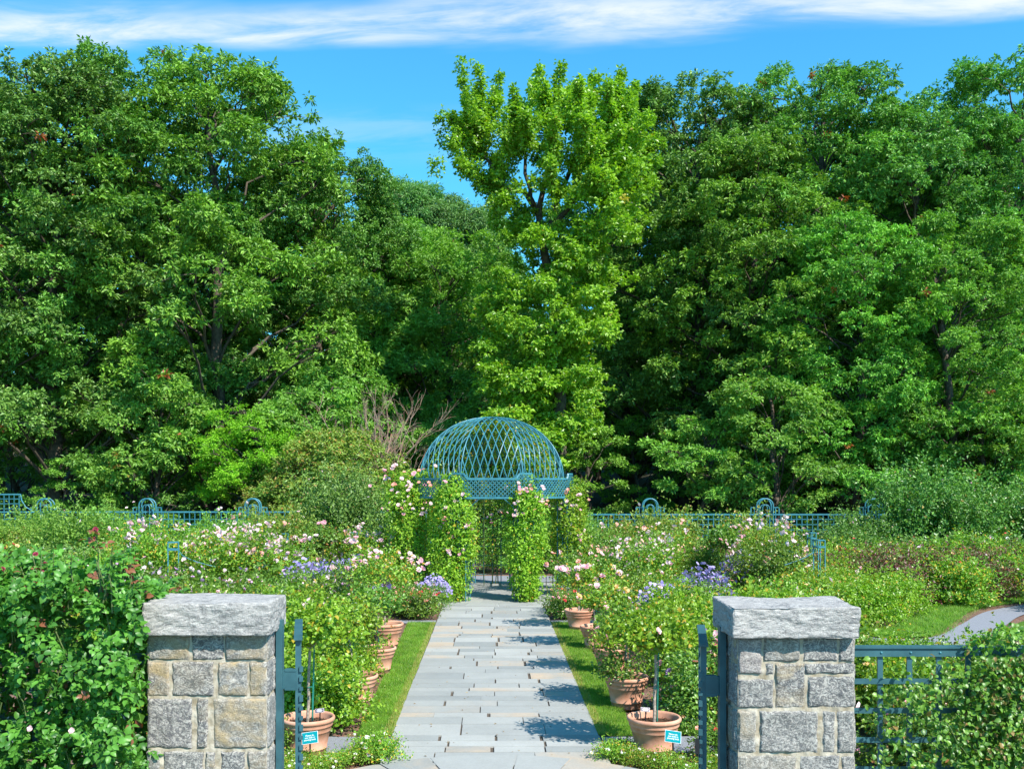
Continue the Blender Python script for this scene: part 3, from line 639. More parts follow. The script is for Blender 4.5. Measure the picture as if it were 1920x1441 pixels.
mk('yellowing', 3, 1.2, .8, 320, 12, .078, .05, ROSEY, 10, ['ppink', 'ppink', 'apri'])
mk('pinkbig', 4, 1.75, .95, 430, 13, .085, .055, ROSEY, 76, ['ppink', 'ppink', 'ppink', 'pink'], clus=4)
mk('pinkdark', 3, 1.75, .95, 430, 13, .085, .055, ROSE, 64, ['ppink', 'ppink', 'peach'], clus=3)
mk('olivebig', 2, 2.1, 1.1, 480, 13, .10, .06, OLIVE, 4, ['ppink'])
mk('greenbig', 4, 2.1, 1.25, 520, 13, .105, .062, MID, 3, ['ppink'])
mk('darkbig', 3, 2.0, 1.2, 520, 13, .10, .06, DKR, 6, ['ppink', 'pink'])
mk('grey', 3, 3.0, 1.35, 560, 14, .12, .07, GREYG, 2, ['ppink'])
mk('low_far', 4, 1.2, .95, 340, 13, .095, .058, ROSEY, 7, ['white', 'red', 'pink', 'apri'])
mk('low_far2', 3, 1.25, .95, 340, 13, .095, .058, GREYG, 5, ['white', 'ppink'])
mk('redd', 4, 1.25, .9, 360, 13, .085, .05, REDD, 6, ['red', 'apri', 'ppink'])
mk('bigdark', 4, 3.1, 1.6, 720, 15, .12, .07, DKR, 5, ['pink', 'ppink'])
mk('border', 3, .27, .32, 170, 11, .036, .024, ROSEY, 7, ['white', 'white', 'ppink'])
mk('redlow', 3, .62, .5, 220, 12, .055, .034, ROSE, 9, ['peach', 'red', 'pink'])

def zone(keys, poly, sp, desc, group, cat='rose bush', h=(.85, 1.1), seed=0, indiv=False, fr=1., avoid=None, name='rose_bush', rowsj=.38, out='from the path'):
    rr = random.Random(seed * 7 + 1); P = poly; xs_ = [p_[0] for p_ in P]; ys_ = [p_[1] for p_ in P]
    def inside(x, y):
        c = False; j = len(P) - 1
        for i_ in range(len(P)):
            if (P[i_][1] > y) != (P[j][1] > y) and x < (P[j][0] - P[i_][0]) * (y - P[i_][1]) / (P[j][1] - P[i_][1]) + P[i_][0]: c = not c
            j = i_
        return c
    y = min(ys_) + sp * .3; r_ = 0; cnt = 0; row = 0
    while y < max(ys_):
        x = min(xs_) + (r_ % 2) * sp * .5; line = []
        while x < max(xs_):
            qx, qy = x + rr.uniform(-rowsj, rowsj) * sp, y + rr.uniform(-rowsj, rowsj) * sp
            if inside(qx, qy) and not (avoid and avoid(qx, qy)): line.append((qx, qy))
            x += sp
        line.sort(key=lambda q_: abs(q_[0]))
        for k, (qx, qy) in enumerate(line):
            B = rr.choice(B_[rr.choice(keys)]); s_ = rr.uniform(*h)
            lb = '%s, %s row back, %s' % (desc, ORD[row], (ORD[k] + ' ' + out) if len(line) > 1 else 'alone')
            plant(B, name, lb, cat, qx, qy, rr.uniform(0, 6.28), (s_ * rr.uniform(.92, 1.08), s_, s_ * rr.uniform(.9, 1.1)), group, indiv, fr); cnt += 1
        row += bool(line); y += sp * .87; r_ += 1
    return cnt
LN1 = lambda x, y: abs(x / y + 4.82 / 28) < .040 and y < 29.2   # keep the view to the two far standard roses open
LN2 = lambda x, y: abs(x / y - 6.78 / 28.4) < .040 and 19.8 < y < 29
tot = 0
# left of the path
tot += zone(['near_lime'], [(-4.9, 12.9), (-2.45, 12.9), (-2.35, 16.2), (-5.2, 16.2)], .85, 'lime green bush behind the nearest left pot', 'lime green bushes in the near left bed', seed=1, h=(.85, 1.1))
tot += zone(['midgreen', 'limemid'], [(-6.4, 16.2), (-2.6, 16.2), (-2.7, 20.3), (-7.5, 20.3)], 1.05, 'mid green bush behind the left pillar', 'mid green bushes in the left bed', seed=2, h=(.9, 1.1))
tot += zone(['mauvelow'], [(-11, 20.3), (-2.8, 20.3), (-3.0, 23.8), (-12, 23.8)], 1.1, 'mauve flowered bush above the left pillar', 'mauve flowered bushes above the left pillar', seed=3, h=(.9, 1.1), fr=1.0)
tot += zone(['pinkbig', 'pinkdark'], [(-10, 25.0), (-3.0, 24.2), (-3.6, 30), (-9.6, 31)], 1.55, 'pale pink rose bush left of the gazebo', 'pale pink rose bushes left of the gazebo', seed=4, h=(.88, 1.08), fr=1.15, avoid=LN1)
tot += zone(['greenbig', 'greenbig', 'olivebig', 'darkbig'], [(-19, 31.5), (-6.2, 31), (-5.6, 35.5), (-21, 37.2)], 1.95, 'tall green bush before the left trellis', 'green bushes in front of the left trellis', seed=5, h=(.72, 1.08))
tot += zone(['low_far', 'low_far2'], [(-18.5, 22), (-9.5, 23.5), (-9.8, 31), (-20, 31.5)], 1.35, 'low yellowish bush in the far left bed', 'low mixed bushes in the far left bed', seed=6, h=(.85, 1.1))
tot += zone(['grey'], [(-7.2, 33.2), (-3.2, 32.6), (-3.4, 36.8), (-7.3, 37.2)], 1.7, 'high grey green shrub left of the gazebo', 'high grey green shrubs left of the gazebo', seed=7, h=(.85, 1.05))
# right of the path
tot += zone(['near_rose'], [(3.1, 13.1), (4.9, 13.1), (5.0, 15.4), (3.1, 15.4)], .9, 'peach and mauve rose behind the nearest right pot', 'peach and mauve roses in the near right bed', seed=11, h=(.9, 1.08), indiv=True, fr=1.0)
tot += zone(['limemid', 'near_lime'], [(3.1, 15.6), (5.8, 15.6), (5.8, 19.6), (3.0, 19.6)], .98, 'lime green bush left of the right pillar', 'lime green bushes in the right bed', seed=12, h=(.95, 1.15))
tot += zone(['yellowing', 'midgreen'], [(2.8, 20.0), (7.0, 20.0), (7.0, 24.2), (2.9, 24.2)], 1.12, 'yellowing rose bush in the middle right bed', 'yellowing bushes in the middle right bed', avoid=LN2, seed=13, h=(.85, 1.02))
tot += zone(['pinkbig', 'pinkdark'], [(2.9, 24.8), (8.9, 24.9), (8.6, 30.5), (3.6, 30.2)], 1.5, 'pale pink rose bush right of the gazebo', 'pale pink rose bushes right of the gazebo', seed=14, h=(.85, 1.05), fr=1.15, avoid=LN2)
tot += zone(['olivebig'], [(4.3, 30.8), (8.5, 30.8), (8.4, 33.4), (4.4, 33.4)], 1.5, 'olive bush before the first right arch', 'olive yellow bushes before the right trellis', seed=15, h=(.9, 1.08))
tot += zone(['greenbig', 'darkbig'], [(8.5, 32), (12.6, 32), (12.8, 36), (4.0, 36.4), (3.8, 34)], 2.05, 'tall green bush before the right trellis', 'green bushes in front of the right trellis', seed=16, h=(.58, .9))
tot += zone(['limemid'], [(6.9, 22.2), (8.6, 22.0), (9.6, 22.9), (11.2, 24.9), (8.2, 25.2)], .95, 'lime green bush where the grey paths meet', 'lime green bushes in the pointed right bed', seed=17, h=(.85, 1.0))
tot += zone(['redd', 'redd', 'low_far'], [(8.8, 25.2), (11.6, 25.3), (16.5, 28.8), (17.5, 31.5), (9.0, 31.5)], 1.2, 'reddish leaved rose bush at the right', 'reddish bushes in the right bed', seed=18, h=(.8, 1.05))
tot += zone(['low_far2', 'redd'], [(13.2, 23.5), (20, 26), (20, 27.2), (15, 26.0)], 1.1, 'dark bush beyond the right grey path', 'bushes beyond the grey path at the right edge', seed=19, h=(.8, 1.0))
tot += zone(['low_far2', 'low_far'], [(9.4, 31.5), (20, 31.5), (20, 34.2), (9.6, 34)], 1.35, 'small flowered bush in the back right bed', 'green bushes in the back right bed', seed=20, h=(.9, 1.15))
tot += zone(['bigdark'], [(12.9, 34.6), (22.5, 34.0), (22.5, 37.8), (13.4, 38)], 1.9, 'high dark green rose before the right wood', 'high dark green climbing roses at the right', seed=21, h=(.78, 1.15))
tot += zone(['midgreen', 'limemid', 'near_rose'], [(4.6, 10.4), (9.5, 10.4), (8.6, 13.6), (5.0, 13.6)], .9, 'bush behind the right hand fence', 'bushes behind the right hand fence', seed=22, h=(.85, 1.1))
tot += zone(['greenbig'], [(-3.4, 35.2), (3.9, 35.2), (3.9, 38), (-3.4, 38)], 1.9, 'green bush seen through the gazebo', 'green bushes behind the gazebo', out='from the middle', seed=23, h=(.75, .95))
tot += zone(['midgreen', 'limemid'], [(5.0, 14.0), (8.6, 14.0), (8.0, 16.6), (5.8, 17.4)], .95, 'low clipped bush behind the right fence', 'low clipped bushes behind the right fence', seed=24, h=(.5, .62))
for k, (x, y, s_, kk, lb) in enumerate([(-2.2, 13.15, .95, 'near_lime', 'leafy lime bush hiding the pot halfway along the left lawn'), (-2.5, 14.0, 1.05, 'near_lime', 'lime bush left of the half hidden left pot'), (-2.35, 15.2, .9, 'near_lime', 'lime bush overhanging the lawn before the low left pot'), (-2.15, 15.75, .55, 'near_lime', 'small lime bush at the foot of the low left pot'),
        (-2.75, 12.6, .9, 'near_lime', 'lime bush directly behind the nearest left pot'), (2.78, 13.15, .92, 'near_rose', 'peach rose bush directly behind the nearest right pot'), (2.98, 13.9, 1.0, 'near_rose', 'pink rose bush right of the second right pot'), (-2.6, 17.9, 1.0, 'midgreen', 'green bush between the low and the tall left pots'), (3.1, 16.0, .9, 'limemid', 'lime bush right of the third right pot')]):
    plant(B_[kk][k % 2], 'rose_bush', lb, 'rose bush', x, y, k * 1.9, s_, 'bushes crowding the pots', kk == 'near_rose')
print('bushes', tot)
# low borders
rr = random.Random(8)
for sx, nm in ((-1, 'left'), (1, 'right')):
    for k in range(16):
        a = R(90 + sx * -1 * (33 + k * 2.6) + 0) if False else 0
        th = R(90 - sx * (29 + (k // 2) * 5.2)); rad = 2.83 + (k % 2) * .36 + rr.uniform(-.04, .04)
        x, y = .04 + rad * math.cos(th), 9.06 + rad * math.sin(th)
        if abs(abs(x) - 2.05) < .34 and y > 11.35: continue
        s_ = rr.uniform(.8, 1.1) * (.62 if 1.55 < abs(x) < 2.5 else .85); plant(rr.choice(B_['border']), 'bedding_plant', 'white flowered bedding plant at the %s landing edge, %s row, %s from the path' % (nm, ('inner', 'outer')[k % 2], ORD[k // 2]), 'bedding plant', x, y, rr.uniform(0, 6), s_, 'low bedding plants at the %s edge of the landing' % nm, True, .55)
    for k in range(4):
        plant(rr.choice(B_['redlow']), 'rose_bush', 'small rose bush %s of the sign at the %s landing edge' % (('just outside', 'second outside', 'third outside', 'fourth outside')[k], nm), 'rose bush', sx * (2.62 + .42 * k), 11.55 - .14 * k, k * 1.7 + sx, .62 + .08 * (k % 2), 'small rose bushes outside the %s sign' % nm, True, .8)
    for k in range(6):
        x = sx * (1.72 + .28 * (k % 3)) + rr.uniform(-.05, .05); y = 23.6 + (k // 3) * 1.0 + (k % 3) * .45
        if sx > 0: x += .1
        plant(rr.choice(B_['redlow']), 'rose_bush', 'coral flowered bush %s of the path end, %s row, %s from the path' % (nm, ('front', 'back')[k // 3], ORD[k % 3]), 'rose bush', x, y, rr.uniform(0, 6), rr.uniform(.85, 1.1), 'small coral flowered bushes %s of the path end' % nm, True, .9)

# purple flowered plants
def aster(seed, h, r, n, nfl):
    rg = np.random.default_rng(seed); B = bush_mesh(seed, h * .8, r, 110, 12, .07, .02, GREYG); mb = MB()
    az = rg.uniform(0, 6.283, nfl); rad = r * np.sqrt(rg.random(nfl)); P = np.stack([np.cos(az) * rad, np.sin(az) * rad, h * (1 - .45 * (rad / r) ** 2) * rg.uniform(.78, 1.05, nfl)], 1)
    k = 6; th = np.arange(k) * 6.283 / k
    for p_ in P:
        ax = unit(rg.normal(0, .5, 3) + np.array([.2, -.6, .6])); a_ = unit(np.cross(ax, [1, .2, .1])); b_ = np.cross(ax, a_); q_ = rg.uniform(.022, .038)
        mb.add(np.concatenate([[p_], p_ + (np.cos(th)[:, None] * a_ + np.sin(th)[:, None] * b_) * q_]), [[0, 1 + j, 1 + (j + 1) % k] for j in range(k)], 0, rg.random())
    return B, mb.mesh('flowers', PURP)
AS = [aster(401, 1.0, .55, 1, 420), aster(402, .9, .5, 1, 380)]
for k, (px, d, sc_, lb) in enumerate([(812, 25.2, .9, 'purple flowered plant at the end of the path on the left, before the gazebo'), (640, 24.2, 1.5, 'wide purple flowered plant among the pale pink roses on the left'), (672, 24.0, 1.45, 'purple flowered plant right of the pale standard trunk in the left bed'), (605, 24.2, 1.45, 'purple flowered plant left of the pale standard trunk in the left bed'),
        (570, 24.4, 1.35, 'farthest left purple flowered plant among the pink roses'), (1238, 20.6, 1.3, 'tall purple flowered plant right of the path, left of the far pot'), (1318, 22.2, 1.4, 'tall purple flowered plant just left of the far terracotta pot'), (1338, 21.6, .95, 'purple flowered plant in front of the far terracotta pot'), (1392, 26.5, 1.4, 'purple flowered plant right of the far terracotta pot'), (1060, 25.0, .7, 'small purple flowered plant right of the gazebo entrance')]):
    x = (px - 922) / FPX * d; t_ = thing('aster_plant', lb, 'flower', (x, d, 0), k * 1.3, None, sc_)
    B, fm = AS[k % 2]; link('foliage', B['fol'], t_); link('stems', B['stem'], t_); tag(link('flowers', fm, t_), kind='stuff')

# ------------------------------------------------------------------ terracotta pots, standard roses
def pot_mesh():
    mb = MB()
    lathe(mb, [(0, 0), (.205, 0), (.213, .01), (.222, .085), (.229, .087), (.232, .094), (.226, .101), (.266, .285), (.277, .292), (.279, .302), (.283, .345), (.296, .352), (.300, .36), (.300, .372), (.303, .40), (.318, .408), (.325, .425), (.323, .445), (.31, .458), (.292, .452), (.285, .43), (.272, .36)], 56)
    b = MB(); rg = np.random.default_rng(4); lathe(b, [(.274, .372), (.18, .380), (.08, .388), (0, .384)], 24)
    n = 260; a = rg.uniform(0, 6.28, n); r_ = .26 * np.sqrt(rg.random(n)); leaves(b, np.c_[np.cos(a) * r_, np.sin(a) * r_, np.full(n, .386)], rg.normal(0, 1, (n, 3)) * [1, 1, .3], rg.normal(0, .3, (n, 3)) + [0, 0, 1], .035, .014, rg.random(n), 0 * a)
    return mb.mesh('pot_body', TERRA), b.mesh('soil', SOIL)
PM = pot_mesh()
def pot(x, y, label, s=1., rz=0):
    t_ = thing('flower_pot', label, 'flower pot', (x, y, .016), rz, 'terracotta pots along the path', s); link('pot_body', PM[0], t_); link('soil', PM[1], t_); return t_
def standard(seed, x, y, label, trunk_h, cr, ch, mat, nf, fl, fr=.85, lean=(0, 0), ns=150, nl=12, indiv=True, stake=True, bark=None, LLs=.058, clus=1, zb=.39):
    rg = np.random.default_rng(seed)
    t_ = thing('standard_rose', label, 'standard rose', (x, y, zb), rg.uniform(0, 1))
    mb = MB(); topz = trunk_h; P = limb_curve((0, 0, -.05), (lean[0], lean[1], topz), 0, 7, .006, rg); tube(mb, P, np.linspace(.021, .015, 7), 8)
    for k in range(9): a = k * .7 + rg.uniform(-.3, .3); tube(mb, limb_curve(P[-1] - [0, 0, .03 * (k % 3)], P[-1] + [math.cos(a) * cr * .75, math.sin(a) * cr * .75, ch * rg.uniform(.25, .8)], -.03, 5, .01, rg), np.linspace(.011, .005, 5), 5)
    mb.build('trunk', bark or BARKL, t_)
    az = rg.uniform(0, 6.283, ns); ph = np.arccos(rg.uniform(-.35, 1, ns)); lump = 1 + rg.normal(0, .17, ns) + .2 * np.sin(az * 2 + seed)
    E = np.stack([np.cos(az) * np.sin(ph) * cr * lump, np.sin(az) * np.sin(ph) * cr * lump, ch * (.35 + .65 * np.cos(ph)) * lump], 1)
    tt = 1 - .6 * rg.random((ns, nl)) ** 1.2; Q = E[:, None] * tt[..., None] + rg.normal(0, .035, (ns, nl, 3)); o_ = unit(E)
    n = ns * nl; D = rg.normal(0, .8, (ns, nl, 3)) + o_[:, None] * .5; Nn = rg.normal(0, .45, (ns, nl, 3)) + o_[:, None] * .5 + [0, 0, .6]
    mb = MB(); s_ = rg.uniform(.7, 1.25, n); ovate(mb, Q.reshape(-1, 3) + P[-1], D.reshape(-1, 3), Nn.reshape(-1, 3), LLs * s_, LLs * .7 * s_, np.clip(np.repeat(rg.normal(.5, .15, ns), nl) + rg.normal(0, .2, n), 0, 1), rg.random(n)); mb.build('crown', mat, t_)
    fp = E[ph < 1.7][:max(1, nf // clus)] * 1.04 if nf else []
    if nf and clus > 1: fp = np.concatenate([fp + rg.normal(0, .05, fp.shape) for _ in range(clus)])
    for k, p_ in enumerate(fp):
        o = link('blossom', FL[fl[k % len(fl)]], t_, p_ + P[-1], (rg.normal(.6, .3), rg.normal(0, .35), rg.uniform(-.5, .5))); q_ = fr * rg.uniform(.75, 1.25); o.scale = (q_, q_, q_)
    if stake:
        mb = MB(); bar(mb, (.045, -.02, -.1), (.045 + lean[0], -.02, topz + .05), .012, 0, 6); bar(mb, (.06, .0, -.1), (.052 + lean[0], .0, topz * .9), .006, 0, 6); box(mb, (.03, -.01, topz * .45), (.06, .04, .006)); mb.build('stake', STAKE, t_)
    return t_
for x, y, k, lb in [(1.94, 11.72, 1, 'nearest right terracotta pot, full and wide, behind the teal sign at the landing'), (1.95, 14.2, 2, 'second terracotta pot on the right of the path, with dappled shadow'), (2.04, 16.7, 3, 'third terracotta pot on the right, half hidden by leaves'),
                    (2.05, 19.2, 4, 'fourth terracotta pot on the right, beneath pale pink blooms'), (1.93, 21.7, 5, 'farthest narrow looking terracotta pot on the right of the path'),
                    (-2.2, 11.72, 6, 'nearest left terracotta pot, behind the left teal sign and gate'), (-1.98, 14.3, 7, 'terracotta pot almost hidden by the left bushes halfway along the lawn'), (-1.95, 16.7, 8, 'low terracotta pot on the left with a short dark trunk'),
                    (-2.09, 19.2, 9, 'tall terracotta pot on the left with a pale trunk and pink blooms above'), (-2.75, 21.4, 10, 'terracotta pot behind the tall left pot, almost hidden by roses')]:
    pot(x, y, lb, 1.0 if k not in (9,) else 1.12, k)
pot(6.78, 28.4, 'far terracotta pot among purple flowers on the right', 1.05); pot(-4.82, 28.0, 'far left terracotta pot hidden in the pink roses', 1.0)
standard(501, 1.94, 11.72, 'standard rose with sparse crown in the nearest right pot', .92, .55, .34, LIME, 5, ['ppink', 'pink'], lean=(.05, 0), ns=330)
standard(502, 1.95, 14.2, 'standard rose with bright green crown in the second right pot', .68, .50, .38, ROSE, 8, ['pink', 'ppink'], ns=260)
standard(503, 2.04, 16.7, 'standard rose with yellowing leaves in the third right pot', .74, .46, .38, ROSEY, 14, ['ppink', 'apri'], lean=(-.12, 0), ns=170, fr=1)
standard(504, 2.05, 19.2, 'standard rose with pale pink clusters in the fourth right pot', .8, .54, .46, ROSEY, 30, ['ppink', 'pink', 'ppink'], lean=(-.1, 0), ns=180, fr=1.05, clus=3)
standard(505, 1.93, 21.7, 'standard rose with blush flowers in the farthest right pot', .85, .58, .5, ROSE, 26, ['ppink', 'ppink', 'peach'], ns=190, fr=1.1, clus=2)
standard(506, -2.2, 11.72, 'standard rose with full light green crown in the nearest left pot', .96, .56, .46, LIME, 2, ['ppink'], lean=(.03, 0), ns=360)
standard(507, -1.98, 14.3, 'standard rose with pale trunk and green crown halfway along the left lawn', .75, .5, .4, LIME, 0, None, lean=(-.12, 0), ns=190)
standard(508, -1.95, 16.7, 'standard rose with dark trunk in the low left pot', .7, .5, .4, ROSE, 3, ['ppink'], bark=BARK, lean=(-.1, 0), ns=180)
standard(509, -2.09, 19.2, 'standard rose loaded with pale pink clusters in the tall left pot', .85, .78, .62, ROSEY, 44, ['ppink', 'ppink', 'pink'], ns=260, fr=1.05, clus=4, lean=(-.02, 0), stake=False, zb=.43)
standard(510, -2.75, 21.4, 'standard rose with pink blooms behind the tall left pot', .7, .7, .6, ROSE, 20, ['ppink'], ns=180, clus=2, fr=1.05)
standard(511, 6.78, 28.4, 'standard rose with round dark crown in the far right pot', 1.0, .62, .6, ROSE, 26, ['ppink', 'ppink', 'pink'], ns=220, fr=1.25, LLs=.08, clus=3, stake=False)
standard(512, -4.82, 28.0, 'tall standard rose with pale grey trunk in the left bed', 1.0, .72, .62, ROSE, 30, ['ppink', 'pink'], ns=220, fr=1.25, LLs=.08, clus=3, stake=False)
# extra small rose in the second right pot
plant(bush_mesh(611, .42, .3, 90, 10, .05, .034, ROSE, ov=True), 'rose_bush', 'little dark green bush growing in the second right pot beside the trunk', 'rose bush', 1.80, 14.12, 0, 1, None, z=.38)
plant(bush_mesh(612, .35, .28, 70, 10, .05, .034, LIME, ov=True), 'rose_bush', 'little leafy bush spilling from the third right pot', 'rose bush', 1.92, 16.6, 0, 1, None, z=.38)

# ------------------------------------------------------------------ signs
def text_mesh(body, size, mat, ext=.0008):
    cu = bpy.data.curves.new('lettering', 'FONT'); cu.body = body; cu.size = size; cu.align_x = 'CENTER'; cu.align_y = 'CENTER'; cu.extrude = ext; cu.space_line = .95; cu.offset = 0
    ob = bpy.data.objects.new('tmp', cu); COL.objects.link(ob); dg = bpy.context.evaluated_depsgraph_get(); me = bpy.data.meshes.new_from_object(ob.evaluated_get(dg)); bpy.data.objects.remove(ob)
    me.materials.clear(); me.materials.append(mat); return me
for (px, py, d, rl, lb) in [(581, 1382, 11.25, -8, 'teal sign on a short post before the nearest left pot'), (1262, 1380, 11.2, 8, 'teal sign on a short post before the nearest right pot')]:
    c = at(px, py, d); t_ = thing('garden_sign', lb, 'sign', (c.x, c.y, 0), 0, 'teal notices at the bed corners')
    rot = (R(62), R(rl), 0)
    mb = MB(); box(mb, (0, 0, 0), (.178, .128, .004)); o = mb.build('sign_panel', SIGNT, t_, (0, 0, c.z), rot)
    mb = MB(); box(mb, (0, 0, -.003), (.186, .136, .0025)); mb.build('backing', WHITE, o)
    link('lettering', text_mesh('Please do\nnot walk in\nplanting beds', .026, WHITE), o, (0, 0, .0028))
    mb = MB(); box(mb, (0, .012, (c.z - .03) / 2), (.018, .006, c.z - .03)); mb.build('post', IRON, t_)
for (px, py, d, rl, lb) in [(599, 1331, 11.6, -7, 'small dark plaque standing in the nearest left pot'), (1210, 1329, 11.62, 5, 'small dark plaque standing in the nearest right pot')]:
    c = at(px, py, d); t_ = thing('plant_label', lb, 'plant label', (c.x, c.y, .38), 0, 'plant labels in the nearest pots'); h = c.z - .38
    mb = MB(); box(mb, (0, 0, 0), (.10, .045, .004)); o = mb.build('plaque', PLAQUE, t_, (0, 0, h), (R(58), R(rl), 0))
    mb = MB(); box(mb, (0, 0, -.003), (.106, .051, .0025)); mb.build('backing', WHITE, o)
    mb = MB()
    for k, ww in enumerate((.05, .075, .06)): box(mb, (0, .012 - k * .012, .0026), (ww, .0045, .0012))
    mb.build('lettering', WHITE, o)
    mb = MB(); box(mb, (.005, .008, h / 2 - .01), (.014, .004, h)); mb.build('post', IRON, t_)

# ------------------------------------------------------------------ gazebo
def clip_seg(a, b, x0, x1, z0, z1):
    t0, t1 = 0., 1.; d_ = (b[0] - a[0], b[1] - a[1])
    for p_, q_ in ((-d_[0], a[0] - x0), (d_[0], x1 - a[0]), (-d_[1], a[1] - z0), (d_[1], z1 - a[1])):
        if abs(p_) < 1e-9:
            if q_ < 0: return None
        else:
            r_ = q_ / p_
            if p_ < 0: t0 = max(t0, r_)
            else: t1 = min(t1, r_)
    if t0 >= t1 - .001: return None
    return (a[0] + d_[0] * t0, a[1] + d_[1] * t0), (a[0] + d_[0] * t1, a[1] + d_[1] * t1)
gaz = thing('gazebo', 'teal metal gazebo with lattice dome at the end of the stone path', 'gazebo', GC)
A0, BH, ZD = 2.06, 1.84, 3.36
mb = MB(); rb = MB(); th = np.linspace(0, R(88), 200); rr_ = A0 * np.cos(th) ** .96; zr = BH * np.sin(th); ss = np.concatenate([[0], np.cumsum(np.hypot(np.diff(rr_), np.diff(zr)))]); tk = math.tan(R(22.5))
for gi in range(8):
    a = R(gi * 45); n_ = np.array([math.sin(a), -math.cos(a), 0]); t2 = np.array([math.cos(a), math.sin(a), 0]); hw0 = A0 * tk
    for sg in (-1, 1):
        for x0 in np.arange(-9, 20) * (2 * hw0 / 8) - hw0 + hw0 / 8 * 0:
            xx = sg * (x0 + .30 * ss); ok = (np.abs(xx) <= rr_ * tk + .004)
            if ok.sum() < 6: continue
            ii = np.where(ok)[0]; ii = ii[np.linspace(0, len(ii) - 1, max(4, len(ii) // 12)).astype(int)]
            P = n_[None] * rr_[ii][:, None] + t2[None] * xx[ii][:, None]; P[:, 2] = zr[ii] + ZD
            tube(mb, P, .0145, 4, cap=False)
    ar = a + R(22.5); q_ = np.array([math.sin(ar), -math.cos(ar), 0]); ii = np.linspace(0, 199, 16).astype(int); P = q_[None] * (rr_[ii] / math.cos(R(22.5)))[:, None]; P[:, 2] = zr[ii] + ZD; tube(rb, P, .019, 6)
mb.build('dome_lattice', TEALB, gaz); 
lathe(rb, [(.0, ZD + BH + .02), (.10, ZD + BH + .015), (.12, ZD + BH - .01), (.0, ZD + BH - .03)], 16); rb.build('dome_ribs', TEALB, gaz)
# sixteen sided band
W1, W2, ZB0, ZB1 = 1.34, .56, 2.86, 3.38
band = MB(); corner = []; P = np.array([0., 0., 0.])
# corners of the 16-gon: walk the perimeter
pts = []; cur = np.array([-W1 / 2, 0.]); dirn = 0.
for k in range(16):
    ww = W1 if k % 2 == 0 else W2; pts.append((cur.copy(), dirn, ww)); cur = cur + np.array([math.cos(dirn), math.sin(dirn)]) * ww; dirn += R(22.5)
yc = (max(p_[0][1] for p_ in pts) + min(p_[0][1] for p_ in pts)) / 2
lat = MB(); rails = MB(); tabs = []
for k, (p_, dr, ww) in enumerate(pts):
    o_ = np.array([p_[0], p_[1] - yc, 0]); dx = np.array([math.cos(dr), math.sin(dr), 0]); tab = k % 2 == 1; zt = ZB1 + (.14 if tab else 0)
    Z = np.array([0, 0, 1.])
    def pt(u_, z_): return o_ + dx * u_ + Z * z_
    for sg in (-1, 1):
        for c in np.arange(-8, 30) * .115:
            seg = clip_seg((c - sg * 2, ZB0 - 2), (c + sg * 2, ZB0 + 2), .01, ww - .01, ZB0 + .03, zt - .03) if False else clip_seg((c - 3 * sg, ZB0 - 3), (c + 3 * sg, ZB0 + 3), .01, ww - .01, ZB0 + .03, (ZB1 if not tab else zt) - .03)
            if seg: bar(lat, pt(*seg[0]), pt(*seg[1]), .022)
    bar(rails, pt(-.01, ZB0), pt(ww + .01, ZB0), .06)
    if tab:
        bar(rails, pt(0, ZB1), pt(.10, zt), .055); bar(rails, pt(.10, zt), pt(ww - .10, zt), .055); bar(rails, pt(ww - .10, zt), pt(ww, ZB1), .055)
    else: bar(rails, pt(-.01, ZB1), pt(ww + .01, ZB1), .055)
    if tab:   # pier under this corner: four uprights with rungs
        pr = MB(); inn = np.array([-dx[1], dx[0], 0]); q_ = [o_ + dx * .04, o_ + dx * (ww - .04), o_ + dx * (ww - .04) + inn * .30, o_ + dx * .04 + inn * .30]
        for c in q_: bar(pr, c + Z * .04, c + Z * ZB0, .034)
        for side in ((0, 1), (1, 2), (3, 0)):
            for zz_ in np.arange(.25, 2.8, .22): bar(pr, q_[side[0]] + Z * zz_, q_[side[1]] + Z * zz_, .018)
            mdp = (q_[side[0]] + q_[side[1]]) / 2; bar(pr, mdp + Z * .04, mdp + Z * ZB0, .018)
        bar(pr, (q_[0] + q_[1]) / 2 + inn * .1 + Z * .04, (q_[0] + q_[1]) / 2 + inn * .1 + Z * ZB0, .07, 0, 8)
        for u_, s2 in ((0, -1), (ww, 1)):
            C = o_ + dx * (u_ + s2 * 0) ; tube(pr, [C + Z * 2.35, C + dx * s2 * .1 + Z * 2.62, C + dx * s2 * .36 + Z * 2.83], .014, 5)
        pr.build('pier', TEAL, gaz)
        bx = pts[k - 1]
        tabs.append(((q_[0] + q_[1]) / 2 + inn * .15, math.atan2(inn[1], inn[0])))
lat.build('frieze_lattice', TEALB, gaz); rails.build('frieze_rails', TEALB, gaz)
# ring beam joining band to dome foot
rg_ = MB()
for k in range(8):
    a0, a1 = R(22.5 + 45 * k), R(67.5 + 45 * k); rA = A0 / math.cos(R(22.5)); p0 = (math.cos(a0) * rA, math.sin(a0) * rA, ZD); p1 = (math.cos(a1) * rA, math.sin(a1) * rA, ZD); bar(rg_, p0, p1, .05)
    bar(rg_, (p0[0], p0[1], ZB0), (p1[0], p1[1], ZB0), .04); bar(rg_, p0, (p0[0] * 1.08, p0[1] * 1.08, ZB1), .04); bar(rg_, (p0[0], p0[1], ZB0), p0, .04)
rg_.build('ring_beam', TEALB, gaz)

